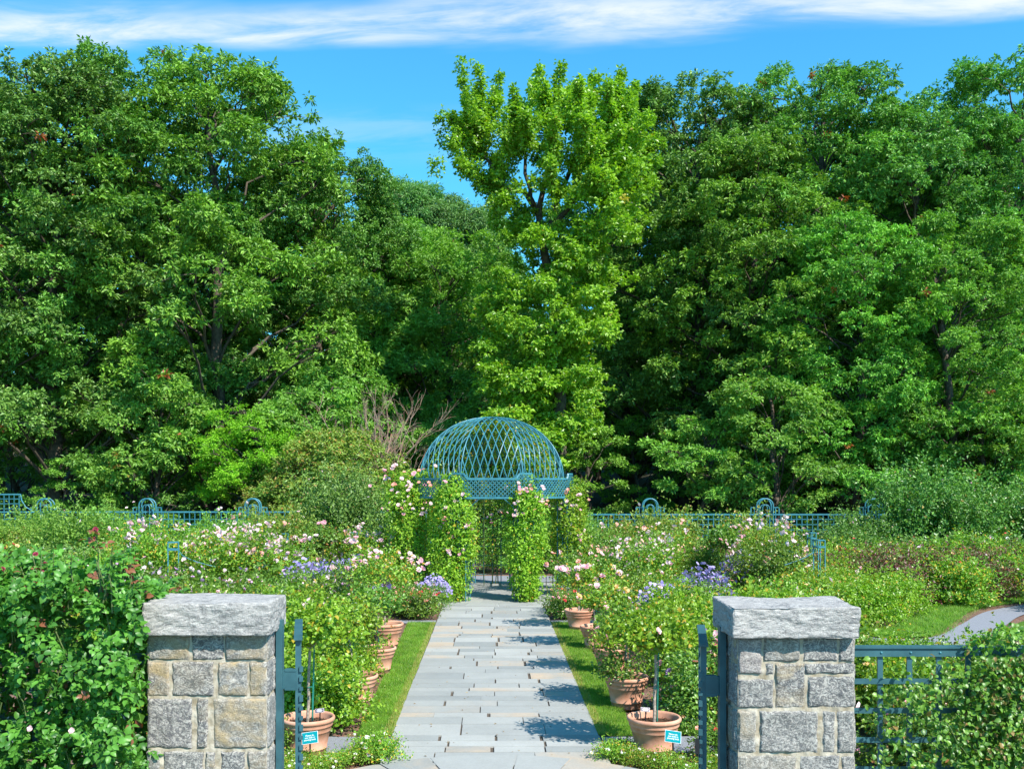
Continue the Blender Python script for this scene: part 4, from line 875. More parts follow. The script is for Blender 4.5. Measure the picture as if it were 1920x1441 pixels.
# climbing roses on the piers
def climber(seed, label, cx_, cy_, rad, h, n, mat, flows, zf=(2.2, 3.6), spread=1., tops=0, base=.1, dens=12):
    rg = np.random.default_rng(seed); t_ = thing('climbing_rose', label, 'climbing rose', (cx_, cy_, .02))
    zz_ = base + (h - base) * rg.random(n); az = rg.uniform(0, 6.283, n); lump = 1 + .25 * np.sin(zz_ * 2.3 + az * 2 + seed) + rg.normal(0, .15, n)
    wz = np.interp(zz_ / h, [0, .15, .5, .85, 1], [.55, .85, 1, 1.1, .8])
    C = np.stack([np.cos(az) * rad * lump * wz, np.sin(az) * rad * lump * wz, zz_], 1)
    if tops:
        k = tops; C = np.concatenate([C, np.stack([rg.normal(0, spread, k), rg.normal(0, spread * .5, k), h + rg.uniform(-.35, .35, k)], 1)])
    N_ = len(C); P = C[:, None] + rg.normal(0, .085, (N_, dens, 3)); o_ = C.copy(); o_[:, 2] = .1; o_ = unit(o_)
    D = rg.normal(0, .6, P.shape) + o_[:, None] * .5 - [0, 0, .35]; Nn = rg.normal(0, .4, P.shape) + o_[:, None] * .7 + [0, 0, .5]
    m_ = N_ * dens; s_ = rg.uniform(.7, 1.3, m_); mb = MB(); P[..., 2] = np.maximum(P[..., 2], .05)
    leaves(mb, P.reshape(-1, 3), D.reshape(-1, 3), Nn.reshape(-1, 3), .085 * s_, .055 * s_, np.clip(np.repeat(rg.normal(.5, .17, N_), dens) + rg.normal(0, .2, m_), 0, 1), rg.random(m_)); mb.build('foliage', mat, t_)
    mb = MB()
    for k in range(5):
        a = rg.uniform(0, 6.28); tz = np.linspace(0, h * .95, 9); tube(mb, np.c_[np.cos(a + tz) * rad * .35, np.sin(a + tz) * rad * .35, tz], np.linspace(.016, .007, 9), 5)
    mb.build('stems', STEM, t_)
    for k in range(flows):
        zf_ = rg.uniform(*zf); a = rg.uniform(-2.6, -.5); r_ = rad * 1.25; p_ = (math.cos(a) * r_ + rg.normal(0, .1) + (rg.normal(0, spread * .8) if zf_ > h - .4 else 0), math.sin(a) * r_, zf_)
        for q_ in range(rg.integers(1, 4)):
            o = link('blossom', FL[['ppink', 'ppink', 'pink', 'ppink', 'peach'][k % 5]], t_, np.array(p_) + rg.normal(0, .05, 3), (rg.normal(.8, .3), rg.normal(0, .3), rg.uniform(-.4, .4))); s2 = rg.uniform(.75, 1.2); o.scale = (s2,) * 3
    return t_
for k, (c, an) in enumerate(tabs):
    x, y = GC.x + c[0], GC.y + c[1]
    front = c[1] < -1.5; side = abs(c[1]) < 1.5 and c[1] < 0
    if front and c[0] > 0: climber(701, 'climbing rose thick on the front right pier of the gazebo', x + .06, y - .05, .35, 3.0, 700, CLIMB, 16, zf=(2.3, 3.3), spread=.2, tops=50)
    elif front: climber(702, 'climbing rose thick on the front left pier of the gazebo', x - .20, y - .05, .42, 3.1, 820, CLIMB, 18, zf=(1.2, 3.4), spread=.2, tops=60)
    elif side and c[0] > 0: climber(703, 'climbing rose on the right side pier of the gazebo', x + .15, y, .36, 3.0, 520, CLIMB, 14, zf=(1.0, 3.2), spread=.25, tops=40)
    elif side: climber(704, 'climbing rose heavy with pink clusters on the left side pier of the gazebo', x - .25, y - .1, .5, 3.2, 800, CLIMB, 34, zf=(2.3, 3.8), spread=.36, tops=120)
    else: climber(705 + k, 'thin climbing rose on the %s pier of the gazebo' % (('rear left', 'rear right')[c[0] > 0] if abs(c[0]) < 1.5 else ('rear outer left', 'rear outer right')[c[0] > 0]), x, y, .24, 3.0, 210, ROSEY if abs(c[0]) < 1.5 else LIME, 4, zf=(2.0, 3.1), spread=.25, tops=30, dens=10, base=.8)
rg = np.random.default_rng(733); t_ = thing('climbing_rose', 'climbing rose spread over the back of the gazebo dome, golden green', 'climbing rose', (GC.x, GC.y, .02)); mb = MB(); n = 430
ph_ = rg.uniform(.05, 1.25, n); az_ = rg.uniform(.12, math.pi - .12, n); C = np.stack([np.cos(az_) * np.cos(ph_) * A0 * .9, np.sin(az_) * np.cos(ph_) * A0 * .9, ZD + BH * .93 * np.sin(ph_)], 1); kq = (np.sin(az_ * 5 + 1) + np.sin(ph_ * 6) > -.9); C = C[kq]; n = len(C)
P = C[:, None] + rg.normal(0, .1, (n, 11, 3)); m_ = n * 11; s_ = rg.uniform(.7, 1.3, m_); leaves(mb, P.reshape(-1, 3), rg.normal(0, .7, (m_, 3)), rg.normal(0, .5, (m_, 3)) + [0, -.5, .5], .085 * s_, .055 * s_, np.clip(rg.normal(.5, .25, m_), 0, 1), rg.random(m_)); mb.build('foliage', ROSEY, t_)
mb = MB()
for a in (.5, 1.1, 1.7, 2.3, 2.8): f = np.linspace(0, 1.25, 9); tube(mb, np.r_[[[math.cos(a) * A0 * .92, math.sin(a) * A0 * .92, 0]], np.c_[np.cos(a) * np.cos(f) * A0 * .91, np.sin(a) * np.cos(f) * A0 * .91, ZD + BH * .94 * np.sin(f)]], .012, 5)
mb.build('stems', STEM, t_)
# ladder trellis with vine in the middle of the far side
t_ = thing('ladder_trellis', 'narrow teal ladder trellis seen through the middle of the gazebo', 'trellis', (GC.x + .02, GC.y + 2.6, .03)); mb = MB()
for x in (-.55, -.28, 0, .28, .55): bar(mb, (x, 0, 0), (x, 0, 2.85), .035)
for z in np.arange(.3, 2.8, .3): bar(mb, (-.55, 0.0, z), (.55, 0, z), .024)
mb.build('trellis_frame', TEALB, t_)
climber(720, 'thin vine on the ladder trellis behind the gazebo floor', GC.x + .1, GC.y + 2.5, .30, 2.8, 130, ROSEY, 5, zf=(1.9, 2.8), spread=.4, tops=30, dens=9, base=.8)

# ------------------------------------------------------------------ back trellis fence with arches
FD = 39.0
def trellis(x0, x1, arches, label, zt=2.06, raised=None):
    t_ = thing('trellis_fence', label, 'trellis fence', (0, FD, 0)); mb = MB()
    bar(mb, (x0, 0, zt), (x1, 0, zt), .07); bar(mb, (x0, 0, .15), (x1, 0, .15), .05); mb.build('top_rail', TEALB, t_)
    xs_ = np.arange(x0, x1, .21); ed = [x0] + list(arches) + [x1]
    for a, b in zip(ed[:-1], ed[1:]):
        if b - a < .3: continue
        mb = MB()
        for x in np.arange(a + .21, b - .1, .21): bar(mb, (x, 0, .15), (x, 0, zt), .042)
        for z in np.arange(.36, zt - .1, .21): bar(mb, (a + .01, .012, z), (b - .01, .012, z), .042)
        mb.build('lattice_panel', TEAL, t_)
    for ax_ in arches:
        mb = MB()
        for yy in (-.14, .16):
            for rd, zc in ((.285, 2.36), (.135, 2.27)):
                a = np.linspace(0, math.pi, 17); P = [(ax_ - rd, yy, 0)] + [(ax_ - rd * math.cos(q_), yy, zc + rd * math.sin(q_)) for q_ in a] + [(ax_ + rd, yy, 0)]; tube(mb, P, .03 if rd > .2 else .022, 6)
        for sg in (-1, 1):
            for q_ in ((ax_ + sg * .29, 2.30, ax_ + sg * .56, 2.30), (ax_ + sg * .56, 2.30, ax_ + sg * .56, 2.03), (ax_ + sg * .42, 2.30, ax_ + sg * .42, 2.03)): bar(mb, (q_[0], 0, q_[1]), (q_[2], 0, q_[3]), .045)
        mb.build('arch', TEALB, t_)
    if raised:
        a, b = raised; mb = MB(); z1 = 2.82
        bar(mb, (a, 0, z1), (b, 0, z1), .06); bar(mb, (a, 0, 2), (a, 0, z1), .05)
        tube(mb, [(b, 0, z1), (b + .05, 0, z1 - .25), (b + .2, 0, z1 - .5), (b + .5, 0, zt + .02)], .028, 5)
        for x in np.arange(a + .2, b, .2): bar(mb, (x, 0, 2), (x, 0, z1), .03)
        for z in (2.25, 2.45, 2.64): bar(mb, (a, 0, z), (b, 0, z), .03)
        mb.build('raised_panel', TEALB, t_)
    return t_
trellis(-24, -3.5, (-17.75, -13.7, -9.5), 'teal trellis fence with arches running behind the left beds', 2.12, (-19.6, -18.75))
trellis(3.8, 17, (6.3, 10.87, 15.2), 'teal trellis fence with arches running behind the right beds', 2.02)
# open square posts with swags
def tpost(px, py, d, w_, label, swag=1, n=(0, 0)):
    c = at(px, py, d); t_ = thing('trellis_post', label, 'trellis post', (c.x, c.y, 0), .3, 'open teal posts with swags in the beds'); mb = MB(); h = w_ / 2; z = c.z
    for sx in (-h, h):
        for sy in (-h, h): bar(mb, (sx, sy, 0), (sx, sy, z), .026)
    for zz_, tk_ in ((z, .03), (z - .17, .05), (.5, .02)):
        for a, b in (((-h, -h), (h, -h)), ((h, -h), (h, h)), ((h, h), (-h, h)), ((-h, h), (-h, -h))): bar(mb, (*a, zz_), (*b, zz_), tk_)
    mb.build('post_frame', TEALB, t_)
    if swag:
        mb = MB(); s_ = np.linspace(0, 1, 12); tube(mb, np.c_[swag * (h + s_ * .85), s_ * .1, z - .2 - .42 * s_ ** .55], .011, 5); mb.build('swag', TEALB, t_)
tpost(325, 1016, 23.5, .24, 'open teal post standing above the left stone pillar', 1)
tpost(663, 998, 29.5, .2, 'open teal post half hidden in leaves left of the gazebo', 1)
tpost(1536, 1012, 25.0, .2, 'tallest open teal post above the right stone pillar', -1)
tpost(1486, 1023, 27, .22, 'open teal post with a curved swag left of the tallest right post', -1)
tpost(1522, 998, 30, .18, 'small open teal post behind the tallest right post', 0)
tpost(534, 1000, 31.5, .2, 'open teal post peeping over bushes in front of the left trellis', 0)

# ------------------------------------------------------------------ stone gate pillars
def rockmat(name, mode):
    m, t, o = newmat(name); g = T(t); tcn = g.n('ShaderNodeTexCoord'); at_ = g.n('ShaderNodeAttribute', _attribute_name='tint'); ao = g.n('ShaderNodeAttribute', _attribute_name='odd')
    off = g.n('ShaderNodeCombineXYZ', i0=at_.outputs['Fac'], i1=ao.outputs['Fac'], i2=at_.outputs['Fac']); s1 = g.n('ShaderNodeVectorMath', _operation='SCALE', i0=off.outputs[0]); s1.inputs['Scale'].default_value = 33
    av = g.n('ShaderNodeVectorMath', _operation='ADD', i0=tcn.outputs['Object'], i1=s1.outputs[0])
    mp = g.n('ShaderNodeMapping', i0=av.outputs[0]); mp.inputs['Scale'].default_value = (1, 1, 2.6) if mode == 'cap' else (1, 1, 1.25); mp.inputs['Rotation'].default_value = (0, R(4 if mode == 'cap' else 25), 0)
    n1 = g.n('ShaderNodeTexNoise', Vector=mp.outputs[0], Scale=16. if mode == 'cap' else 30., Detail=9., Roughness=.78, Distortion=1.3 if mode == 'cap' else 2.2)
    n2 = g.n('ShaderNodeTexNoise', Vector=mp.outputs[0], Scale=5., Detail=4., Roughness=.6, Distortion=.8)
    n3 = g.n('ShaderNodeTexNoise', Vector=tcn.outputs['Object'], Scale=160., Detail=4., Roughness=.7)
    r1_ = g.n('ShaderNodeMapRange', i0=n1.outputs[0], i1=.46 if mode != 'cap' else .38, i2=.575 if mode != 'cap' else .60); r2_ = g.n('ShaderNodeMapRange', i0=n2.outputs[0], i1=.42, i2=.62)
    mc_ = g.n('ShaderNodeMath', _operation='MULTIPLY', i0=r2_.outputs[0], i1=.55)
    if mode == 'cap':
        c = mixc(g, r1_.outputs[0], (.16, .155, .155), (.49, .465, .43)); c = mixc(g, mc_.outputs[0], c, (.42, .39, .36))
    else:
        dk = mixc(g, at_.outputs['Fac'], (.105, .103, .108), (.185, .178, .165)); c = mixc(g, r1_.outputs[0], dk, (.46, .43, .385))
        th_ = g.n('ShaderNodeMapRange', i0=ao.outputs['Fac'], i1=.50, i2=.95); mm = g.n('ShaderNodeMath', _operation='MULTIPLY', i0=th_.outputs[0], i1=r2_.outputs[0]); c = mixc(g, mm.outputs[0], c, (.40, .30, .17))
        th2 = g.n('ShaderNodeMapRange', i0=ao.outputs['Fac'], i1=.06, i2=.01); mm2 = g.n('ShaderNodeMath', _operation='MULTIPLY', i0=th2.outputs[0], i1=.4); c = mixc(g, mm2.outputs[0], c, (.40, .31, .29))
    r3 = g.n('ShaderNodeMapRange', i0=n3.outputs[0], i1=.3, i2=.7, i3=.72, i4=1.18); h = g.n('ShaderNodeHueSaturation', Color=c, Value=r3.outputs[0])
    p = g.n('ShaderNodeBsdfPrincipled', i0=h.outputs[0], Roughness=.85)
    ad = g.n('ShaderNodeMath', _operation='ADD', i0=n1.outputs[0], i1=n3.outputs[0]); b = g.n('ShaderNodeBump', Strength=.7, Distance=.008, Height=ad.outputs[0]); t.links.new(b.outputs[0], p.inputs['Normal']); t.links.new(p.outputs[0], o.inputs[0]); return m
ROCK = rockmat('granite_block', 'block'); CAPM = rockmat('granite_cap', 'cap')
MORT = plainmat('mortar', (.52, .46, .37), .9, .12, 14, .6, .2, (.27, .215, .14))
from mathutils import noise as mn
def roughen(V, amp, fr, seed):
    out_ = np.array(V, float)
    for i_ in range(len(out_)):
        p_ = Vector(out_[i_]) * fr + Vector((seed, 0, 0)); out_[i_] += np.array(mn.fractal(p_, 1, 2, 4) * 1.) * 0 + np.array([mn.fractal(p_ + Vector((k_ * 31., 0, 0)), .9, 2.1, 4) for k_ in range(3)]) * amp
    return out_
def grid_face(o_, u_, v_, nu, nv, bul, nrm, edge=.15):
    U, Vv = np.meshgrid(np.linspace(0, 1, nu), np.linspace(0, 1, nv)); o_ = np.array(o_, float); u_ = np.array(u_, float); v_ = np.array(v_, float)
    e = np.minimum(np.minimum(U, 1 - U) * np.linalg.norm(u_), np.minimum(Vv, 1 - Vv) * np.linalg.norm(v_)); f = sm(e / .010)
    P = o_ + U[..., None] * u_ + Vv[..., None] * v_ + (f * bul)[..., None] * np.array(nrm, float)
    i_ = (np.arange(nv - 1)[:, None] * nu + np.arange(nu - 1)[None]).ravel()[:, None]; return P.reshape(-1, 3), i_ + np.array([[0, 1, nu + 1, nu]]), f.ravel()
def stone_face(mb, o_, u_, v_, nrm, rg, seed):
    """one quarry-faced block: bulging rough face that sinks to the mortar at its rim"""
    lu, lv = np.linalg.norm(u_), np.linalg.norm(v_); nu, nv = max(5, int(lu / .007)), max(5, int(lv / .007)); P, F, f = grid_face(o_, u_, v_, nu, nv, .0065 + rg.uniform(0, .004), nrm)
    uu = np.array(u_) / lu; vv = np.array(v_) / lv
    for i_ in range(len(P)):
        q_ = Vector(P[i_]); n_ = mn.fractal(q_ * 9 + Vector((seed * 3.1, 0, 0)), .8, 2.1, 5); P[i_] += np.array(nrm) * n_ * .008 * f[i_]
        P[i_] += (uu * mn.noise(q_ * 22 + Vector((9, seed, 0))) + vv * mn.noise(q_ * 22 + Vector((0, seed, 7)))) * .007
    mb.add(P, F, 1, rg.random(), rg.random(), False)
def pillar(label, x0, x1, y0, y1, ztop, zbot, rows, pxo, side):
    rg = np.random.default_rng(int(abs(x0) * 1000)); t_ = thing('gate_pillar', label, 'gate pillar', ((x0 + x1) / 2, (y0 + y1) / 2, zbot), 0, 'stone pillars flanking the gate')
    cx_, cy_ = (x0 + x1) / 2, (y0 + y1) / 2; hw, hd = (x1 - x0) / 2, (y1 - y0) / 2; H = ztop - zbot; mb = MB()
    # mortar core, slightly wider at the foot
    nz = 60; zz_ = np.linspace(0, H, nz); 
    for (ax_, ay_, bx_, by_) in ((-hw, -hd, hw, -hd), (hw, -hd, hw, hd), (hw, hd, -hw, hd), (-hw, hd, -hw, -hd)):
        nu = 60; P, F, f = grid_face((ax_, ay_, 0), (bx_ - ax_, by_ - ay_, 0), (0, 0, H), nu, nz, 0, (0, 0, 0)); P = roughen(P, .003, 30, 3); mb.add(P, F, 0, .5, 0, False)
    # blocks
    seed = 0
    for (zt, zb_, xs_) in rows:
        for a, b in xs_:
            seed += 1; stone_face(mb, (a, -hd - .001, zb_), (b - a, 0, 0), (0, 0, zt - zb_), (0, -1, 0), rg, seed)
        cuts = [-hd + .0, rg.uniform(-.06, .06), hd]
        for sx in (-1, 1):
            for a, b in zip(cuts[:-1], cuts[1:]):
                seed += 1
                if sx > 0: stone_face(mb, (hw + .001, a + .006, zb_), (0, b - a - .012, 0), (0, 0, zt - zb_), (1, 0, 0), rg, seed)
                else: stone_face(mb, (-hw - .001, b - .006, zb_), (0, a - b + .012, 0), (0, 0, zt - zb_), (-1, 0, 0), rg, seed)
    mb.build('shaft', [MORT, ROCK], t_)
    return t_, H, hw, hd
def cap_slab(t_, cxo, cyo, w_, dp, th_, z, seed):
    nx_, ny_, nz_ = 90, 46, 22; mb = MB(); faces = []
    def face(o_, u_, v_, nu, nv):
        U, Vv = np.meshgrid(np.linspace(0, 1, nu), np.linspace(0, 1, nv)); P = np.array(o_) + U[..., None] * np.array(u_) + Vv[..., None] * np.array(v_); i_ = (np.arange(nv - 1)[:, None] * nu + np.arange(nu - 1)[None]).ravel()[:, None]
        return P.reshape(-1, 3), i_ + np.array([[0, 1, nu + 1, nu]])
    a, b, c = w_ / 2, dp / 2, th_
    for (P, F) in (face((-a, -b, 0), (w_, 0, 0), (0, 0, c), nx_, nz_), face((a, -b, 0), (0, dp, 0), (0, 0, c), ny_, nz_), face((a, b, 0), (-w_, 0, 0), (0, 0, c), nx_, nz_), face((-a, b, 0), (0, -dp, 0), (0, 0, c), ny_, nz_), face((-a, -b, c), (w_, 0, 0), (0, dp, 0), nx_, ny_), face((-a, b, 0), (w_, 0, 0), (0, -dp, 0), nx_, ny_)):
        # round the arrises, then displace by position so that shared edges stay closed
        rad = .012; q_ = P - [0, 0, c / 2]; hb = np.array([a, b, c / 2]) - rad; cl = np.clip(q_, -hb, hb); dlt = q_ - cl; ln = np.linalg.norm(dlt, axis=1, keepdims=True); q_ = cl + np.where(ln > 1e-6, dlt / np.maximum(ln, 1e-6) * np.minimum(ln, rad), 0)
        for i_ in range(len(q_)):
            v_ = Vector(q_[i_]); s_ = Vector((v_.x * 4, v_.y * 4, v_.z * 9)) + Vector((seed, 0, 0)); big = mn.fractal(v_ * 3.5 + Vector((seed, 5, 0)), 1, 2, 2); fine = mn.fractal(s_ * 3.1, .75, 2.2, 5)
            n_ = np.sign(q_[i_]) * (np.abs(q_[i_]) > hb + rad * .2) * np.array([1, 1, .45]); q_[i_] += n_ * (big * .014 + fine * .0060) + np.array([0, 0, big * .006])
        mb.add(q_ + [0, 0, c / 2], F, 0, .3, .3, False)
    mb.build('cap', CAPM, t_, (cxo, cyo, z))
def rows_from(zoomx0, zoomy0, sc_, d, xc, ztop, zbot, rows):
    out_ = []
    for (ya, yb, xs_) in rows:
        za = EYE - (zoomy0 + ya / sc_ - 906) / FPX * d - zbot; zb_ = EYE - (zoomy0 + yb / sc_ - 906) / FPX * d - zbot
        out_.append((za, zb_, [((zoomx0 + a / sc_ - 922) / FPX * d - xc, (zoomx0 + b / sc_ - 922) / FPX * d - xc) for a, b in xs_]))
    return out_
dP = 5.06; XL0, XL1 = (277.5 - 922) / FPX * dP, (500 - 922) / FPX * dP; XR0, XR1 = (1383.5 - 922) / FPX * dP, (1601.5 - 922) / FPX * dP; ZBt = .95
rl = rows_from(250, 1090, 4.106, dP, (XL0 + XL1) / 2, 0, ZBt, [(405, 598, [(113, 432), (455, 695), (712, 1026)]), (618, 876, [(110, 275), (305, 618), (657, 876), (897, 1026)]), (900, 1278, [(110, 450), (493, 572), (622, 1026)]), (1305, 1560, [(110, 200), (238, 540), (556, 632), (678, 858), (885, 1026)]),
     (1585, 1900, [(110, 480), (510, 1026)]), (1925, 2200, [(110, 300), (330, 700), (730, 1026)]), (2225, 2520, [(110, 560), (590, 1026)])])
rr2 = rows_from(1310, 1100, 4.225, dP, (XR0 + XR1) / 2, 0, ZBt, [(395, 585, [(516, 800), (828, 1098), (1112, 1232)]), (400, 682, [(312, 495)]), (606, 690, [(534, 590)]), (606, 950, [(606, 838)]), (604, 684, [(838, 1232)]), (708, 948, [(866, 1232)]), (728, 950, [(312, 592)]),
     (982, 1306, [(312, 448), (488, 940), (984, 1076), (1100, 1232)]), (1335, 1600, [(312, 772), (806, 1112), (1135, 1232)]), (1625, 1950, [(312, 640), (670, 1232)]), (1975, 2300, [(312, 800), (830, 1232)]), (2325, 2600, [(312, 560), (590, 1232)])])
ztopL = EYE - (1090 + 400 / 4.106 - 906) / FPX * dP; ztopR = EYE - (1100 + 388 / 4.225 - 906) / FPX * dP
tl, H1, hw_, hd_ = pillar('left granite pillar with slab cap beside the climbing hedge', XL0, XL1, dP, dP + .30, ztopL, ZBt, rl, None, 1)
cap_slab(tl, (266 + 506) / 2 / FPX * 5.0 - 922 / FPX * 5.0 - (XL0 + XL1) / 2, -.005, .655, .44, .170, H1 - .002, 3.0)
trr, H2, _, _ = pillar('right granite pillar with slab cap beside the teal fence', XR0, XR1, dP, dP + .30, ztopR, ZBt, rr2, None, -1)
cap_slab(trr, (1371.5 + 1615) / 2 / FPX * 5.0 - 922 / FPX * 5.0 - (XR0 + XR1) / 2, -.005, .66, .44, .162, H2 - .002, 11.0)

# ------------------------------------------------------------------ gate leaves
def gate(label, sg, hx, top):
    """leaf swung open towards the garden; hx = x of the pillar face"""
    t_ = thing('gate_leaf', label, 'gate', (hx, 5.12, .97), 0, 'gate leaves swung open at the pillars'); H = top - .97
    mb = MB(); box(mb, (-sg * .018, .12, (H + .10) / 2), (.034, .05, H + .10)); mb.build('hinge_post', TEALD, t_)
    for z in (.25, H - .22):
        mb = MB(); box(mb, (-sg * .07, .13, z), (.075, .03, .10)); box(mb, (-sg * .075, .13, z + .05), (.06, .036, .012)); box(mb, (-sg * .075, .13, z - .05), (.06, .036, .012)); mb.build('hinge', TEALD, t_)
    a = np.array([-sg * .115, .12]); b = np.array([-sg * .035 * -1 - sg * .10, .80]) if False else np.array([-sg * .115 + sg * .13, .80]); d_ = (b - a) / np.linalg.norm(b - a); ang = math.atan2(d_[1], d_[0]); ln = np.linalg.norm(b - a)
    rm = [[math.cos(ang), -math.sin(ang), 0], [math.sin(ang), math.cos(ang), 0], [0, 0, 1]]
    def bx(mb_, u_, z, su, st, sz): c = a + d_ * u_; box(mb_, (c[0], c[1], z), (su, st, sz), rot=rm)
    mb = MB(); bx(mb, ln / 2 + .0, H, ln + .06, .046, .012); mb.build('cap_board', TEALD, t_)
    mb = MB(); bx(mb, .015, H / 2, .03, .03, H - .012); bx(mb, ln - .015, H / 2, .03, .03, H - .012); bx(mb, ln / 2, .06, ln - .062, .026, .05); bx(mb, ln / 2, H - .05, ln - .062, .026, .05); mb.build('gate_frame', TEALD, t_)
    mb = MB(); n = 9
    for k in range(1, 5): bx(mb, ln * k / 5, H / 2, .016, .014, H - .11)
    for k in range(1, 11):   # rows of scrolls along each bar
        z = H * k / 11
        for q_ in range(5):
            c = a + d_ * (ln * (q_ + .5) / 5); rr_ = .042; th_ = np.linspace(0, 2 * math.pi, 13)
            tube(mb, np.c_[c[0] + d_[0] * rr_ * np.cos(th_), c[1] + d_[1] * rr_ * np.cos(th_), z + rr_ * np.sin(th_)], .006, 5)
    for k in range(24): c = a + d_ * .0; box(mb, (c[0] - sg * .017, c[1] - .004, H * .06 + k * H * .036), (.010, .02, .026 + .008 * math.sin(k * 2.3)), rot=rm)
    mb.build('scrollwork', TEALD, t_)
    if sg > 0:
        mb = MB(); box(mb, (-.155, .10, EYE - (1400 - 906) / FPX * 5.2 - .97), (.022, .022, .075)); tube(mb, [(-.15, .1, .92), (-.165, .1, .88), (-.15, .1, .83)], .005, 5); mb.build('padlock', IRON, t_)
gate('left teal gate leaf swung open against the left pillar', -1, XL1 + .012, EYE - (1196 - 906) / FPX * 5.24)
gate('right teal gate leaf swung open against the right pillar, in shade', 1, XR0 - .022, EYE - (1208 - 906) / FPX * 5.24)

# ------------------------------------------------------------------ front fence panels
def front_fence(label, x0, x1, d, zt, sgn):
    t_ = thing('garden_fence', label, 'fence', (x0, d, .95), 0); H = zt - .95; ln = x1 - x0
    mb = MB(); box(mb, (ln / 2, 0, H - .005), (ln, .055, .010)); box(mb, (ln / 2, -.012, H - .033), (ln, .012, .042)); mb.build('top_rail', TEALD, t_)
    mb = MB()
    for k in range(int(ln / .155) + 1): x = (.014 + k * .155) if sgn > 0 else ln - .014 - k * .155; box(mb, (x, 0, (H - .012) / 2), (.028, .010, H - .012))
    mb.build('uprights', TEALD, t_); mb = MB(); z = H - .185
    while z > .02: box(mb, (ln / 2, -.009, z), (ln, .007, .028)); z -= .1545
    mb.build('crossbars', TEALD, t_); mb = MB()
    for k in range(int(ln / .155) + 1):
        x = (.014 + k * .155) if sgn > 0 else ln - .014 - k * .155
        lathe(mb, [(.0065, 0), (.006, .003), (.003, .005), (0, .0055)], 10)
        V = mb.V[-1]; mb.V[-1] = np.stack([V[:, 0] + x, -.018 - V[:, 2], V[:, 1] + H - .033], 1).astype(np.float32)
    mb.build('rivets', TEALB, t_)
front_fence('teal square lattice fence to the right of the right pillar, vine growing over it', XR1 + .012, 3.6, 5.18, EYE - (1210 - 906) / FPX * 5.18, 1)
front_fence('teal lattice fence left of the left pillar, buried in the rose hedge', -4.0, XL0 - .012, 5.2, EYE - (1225 - 906) / FPX * 5.2, -1)

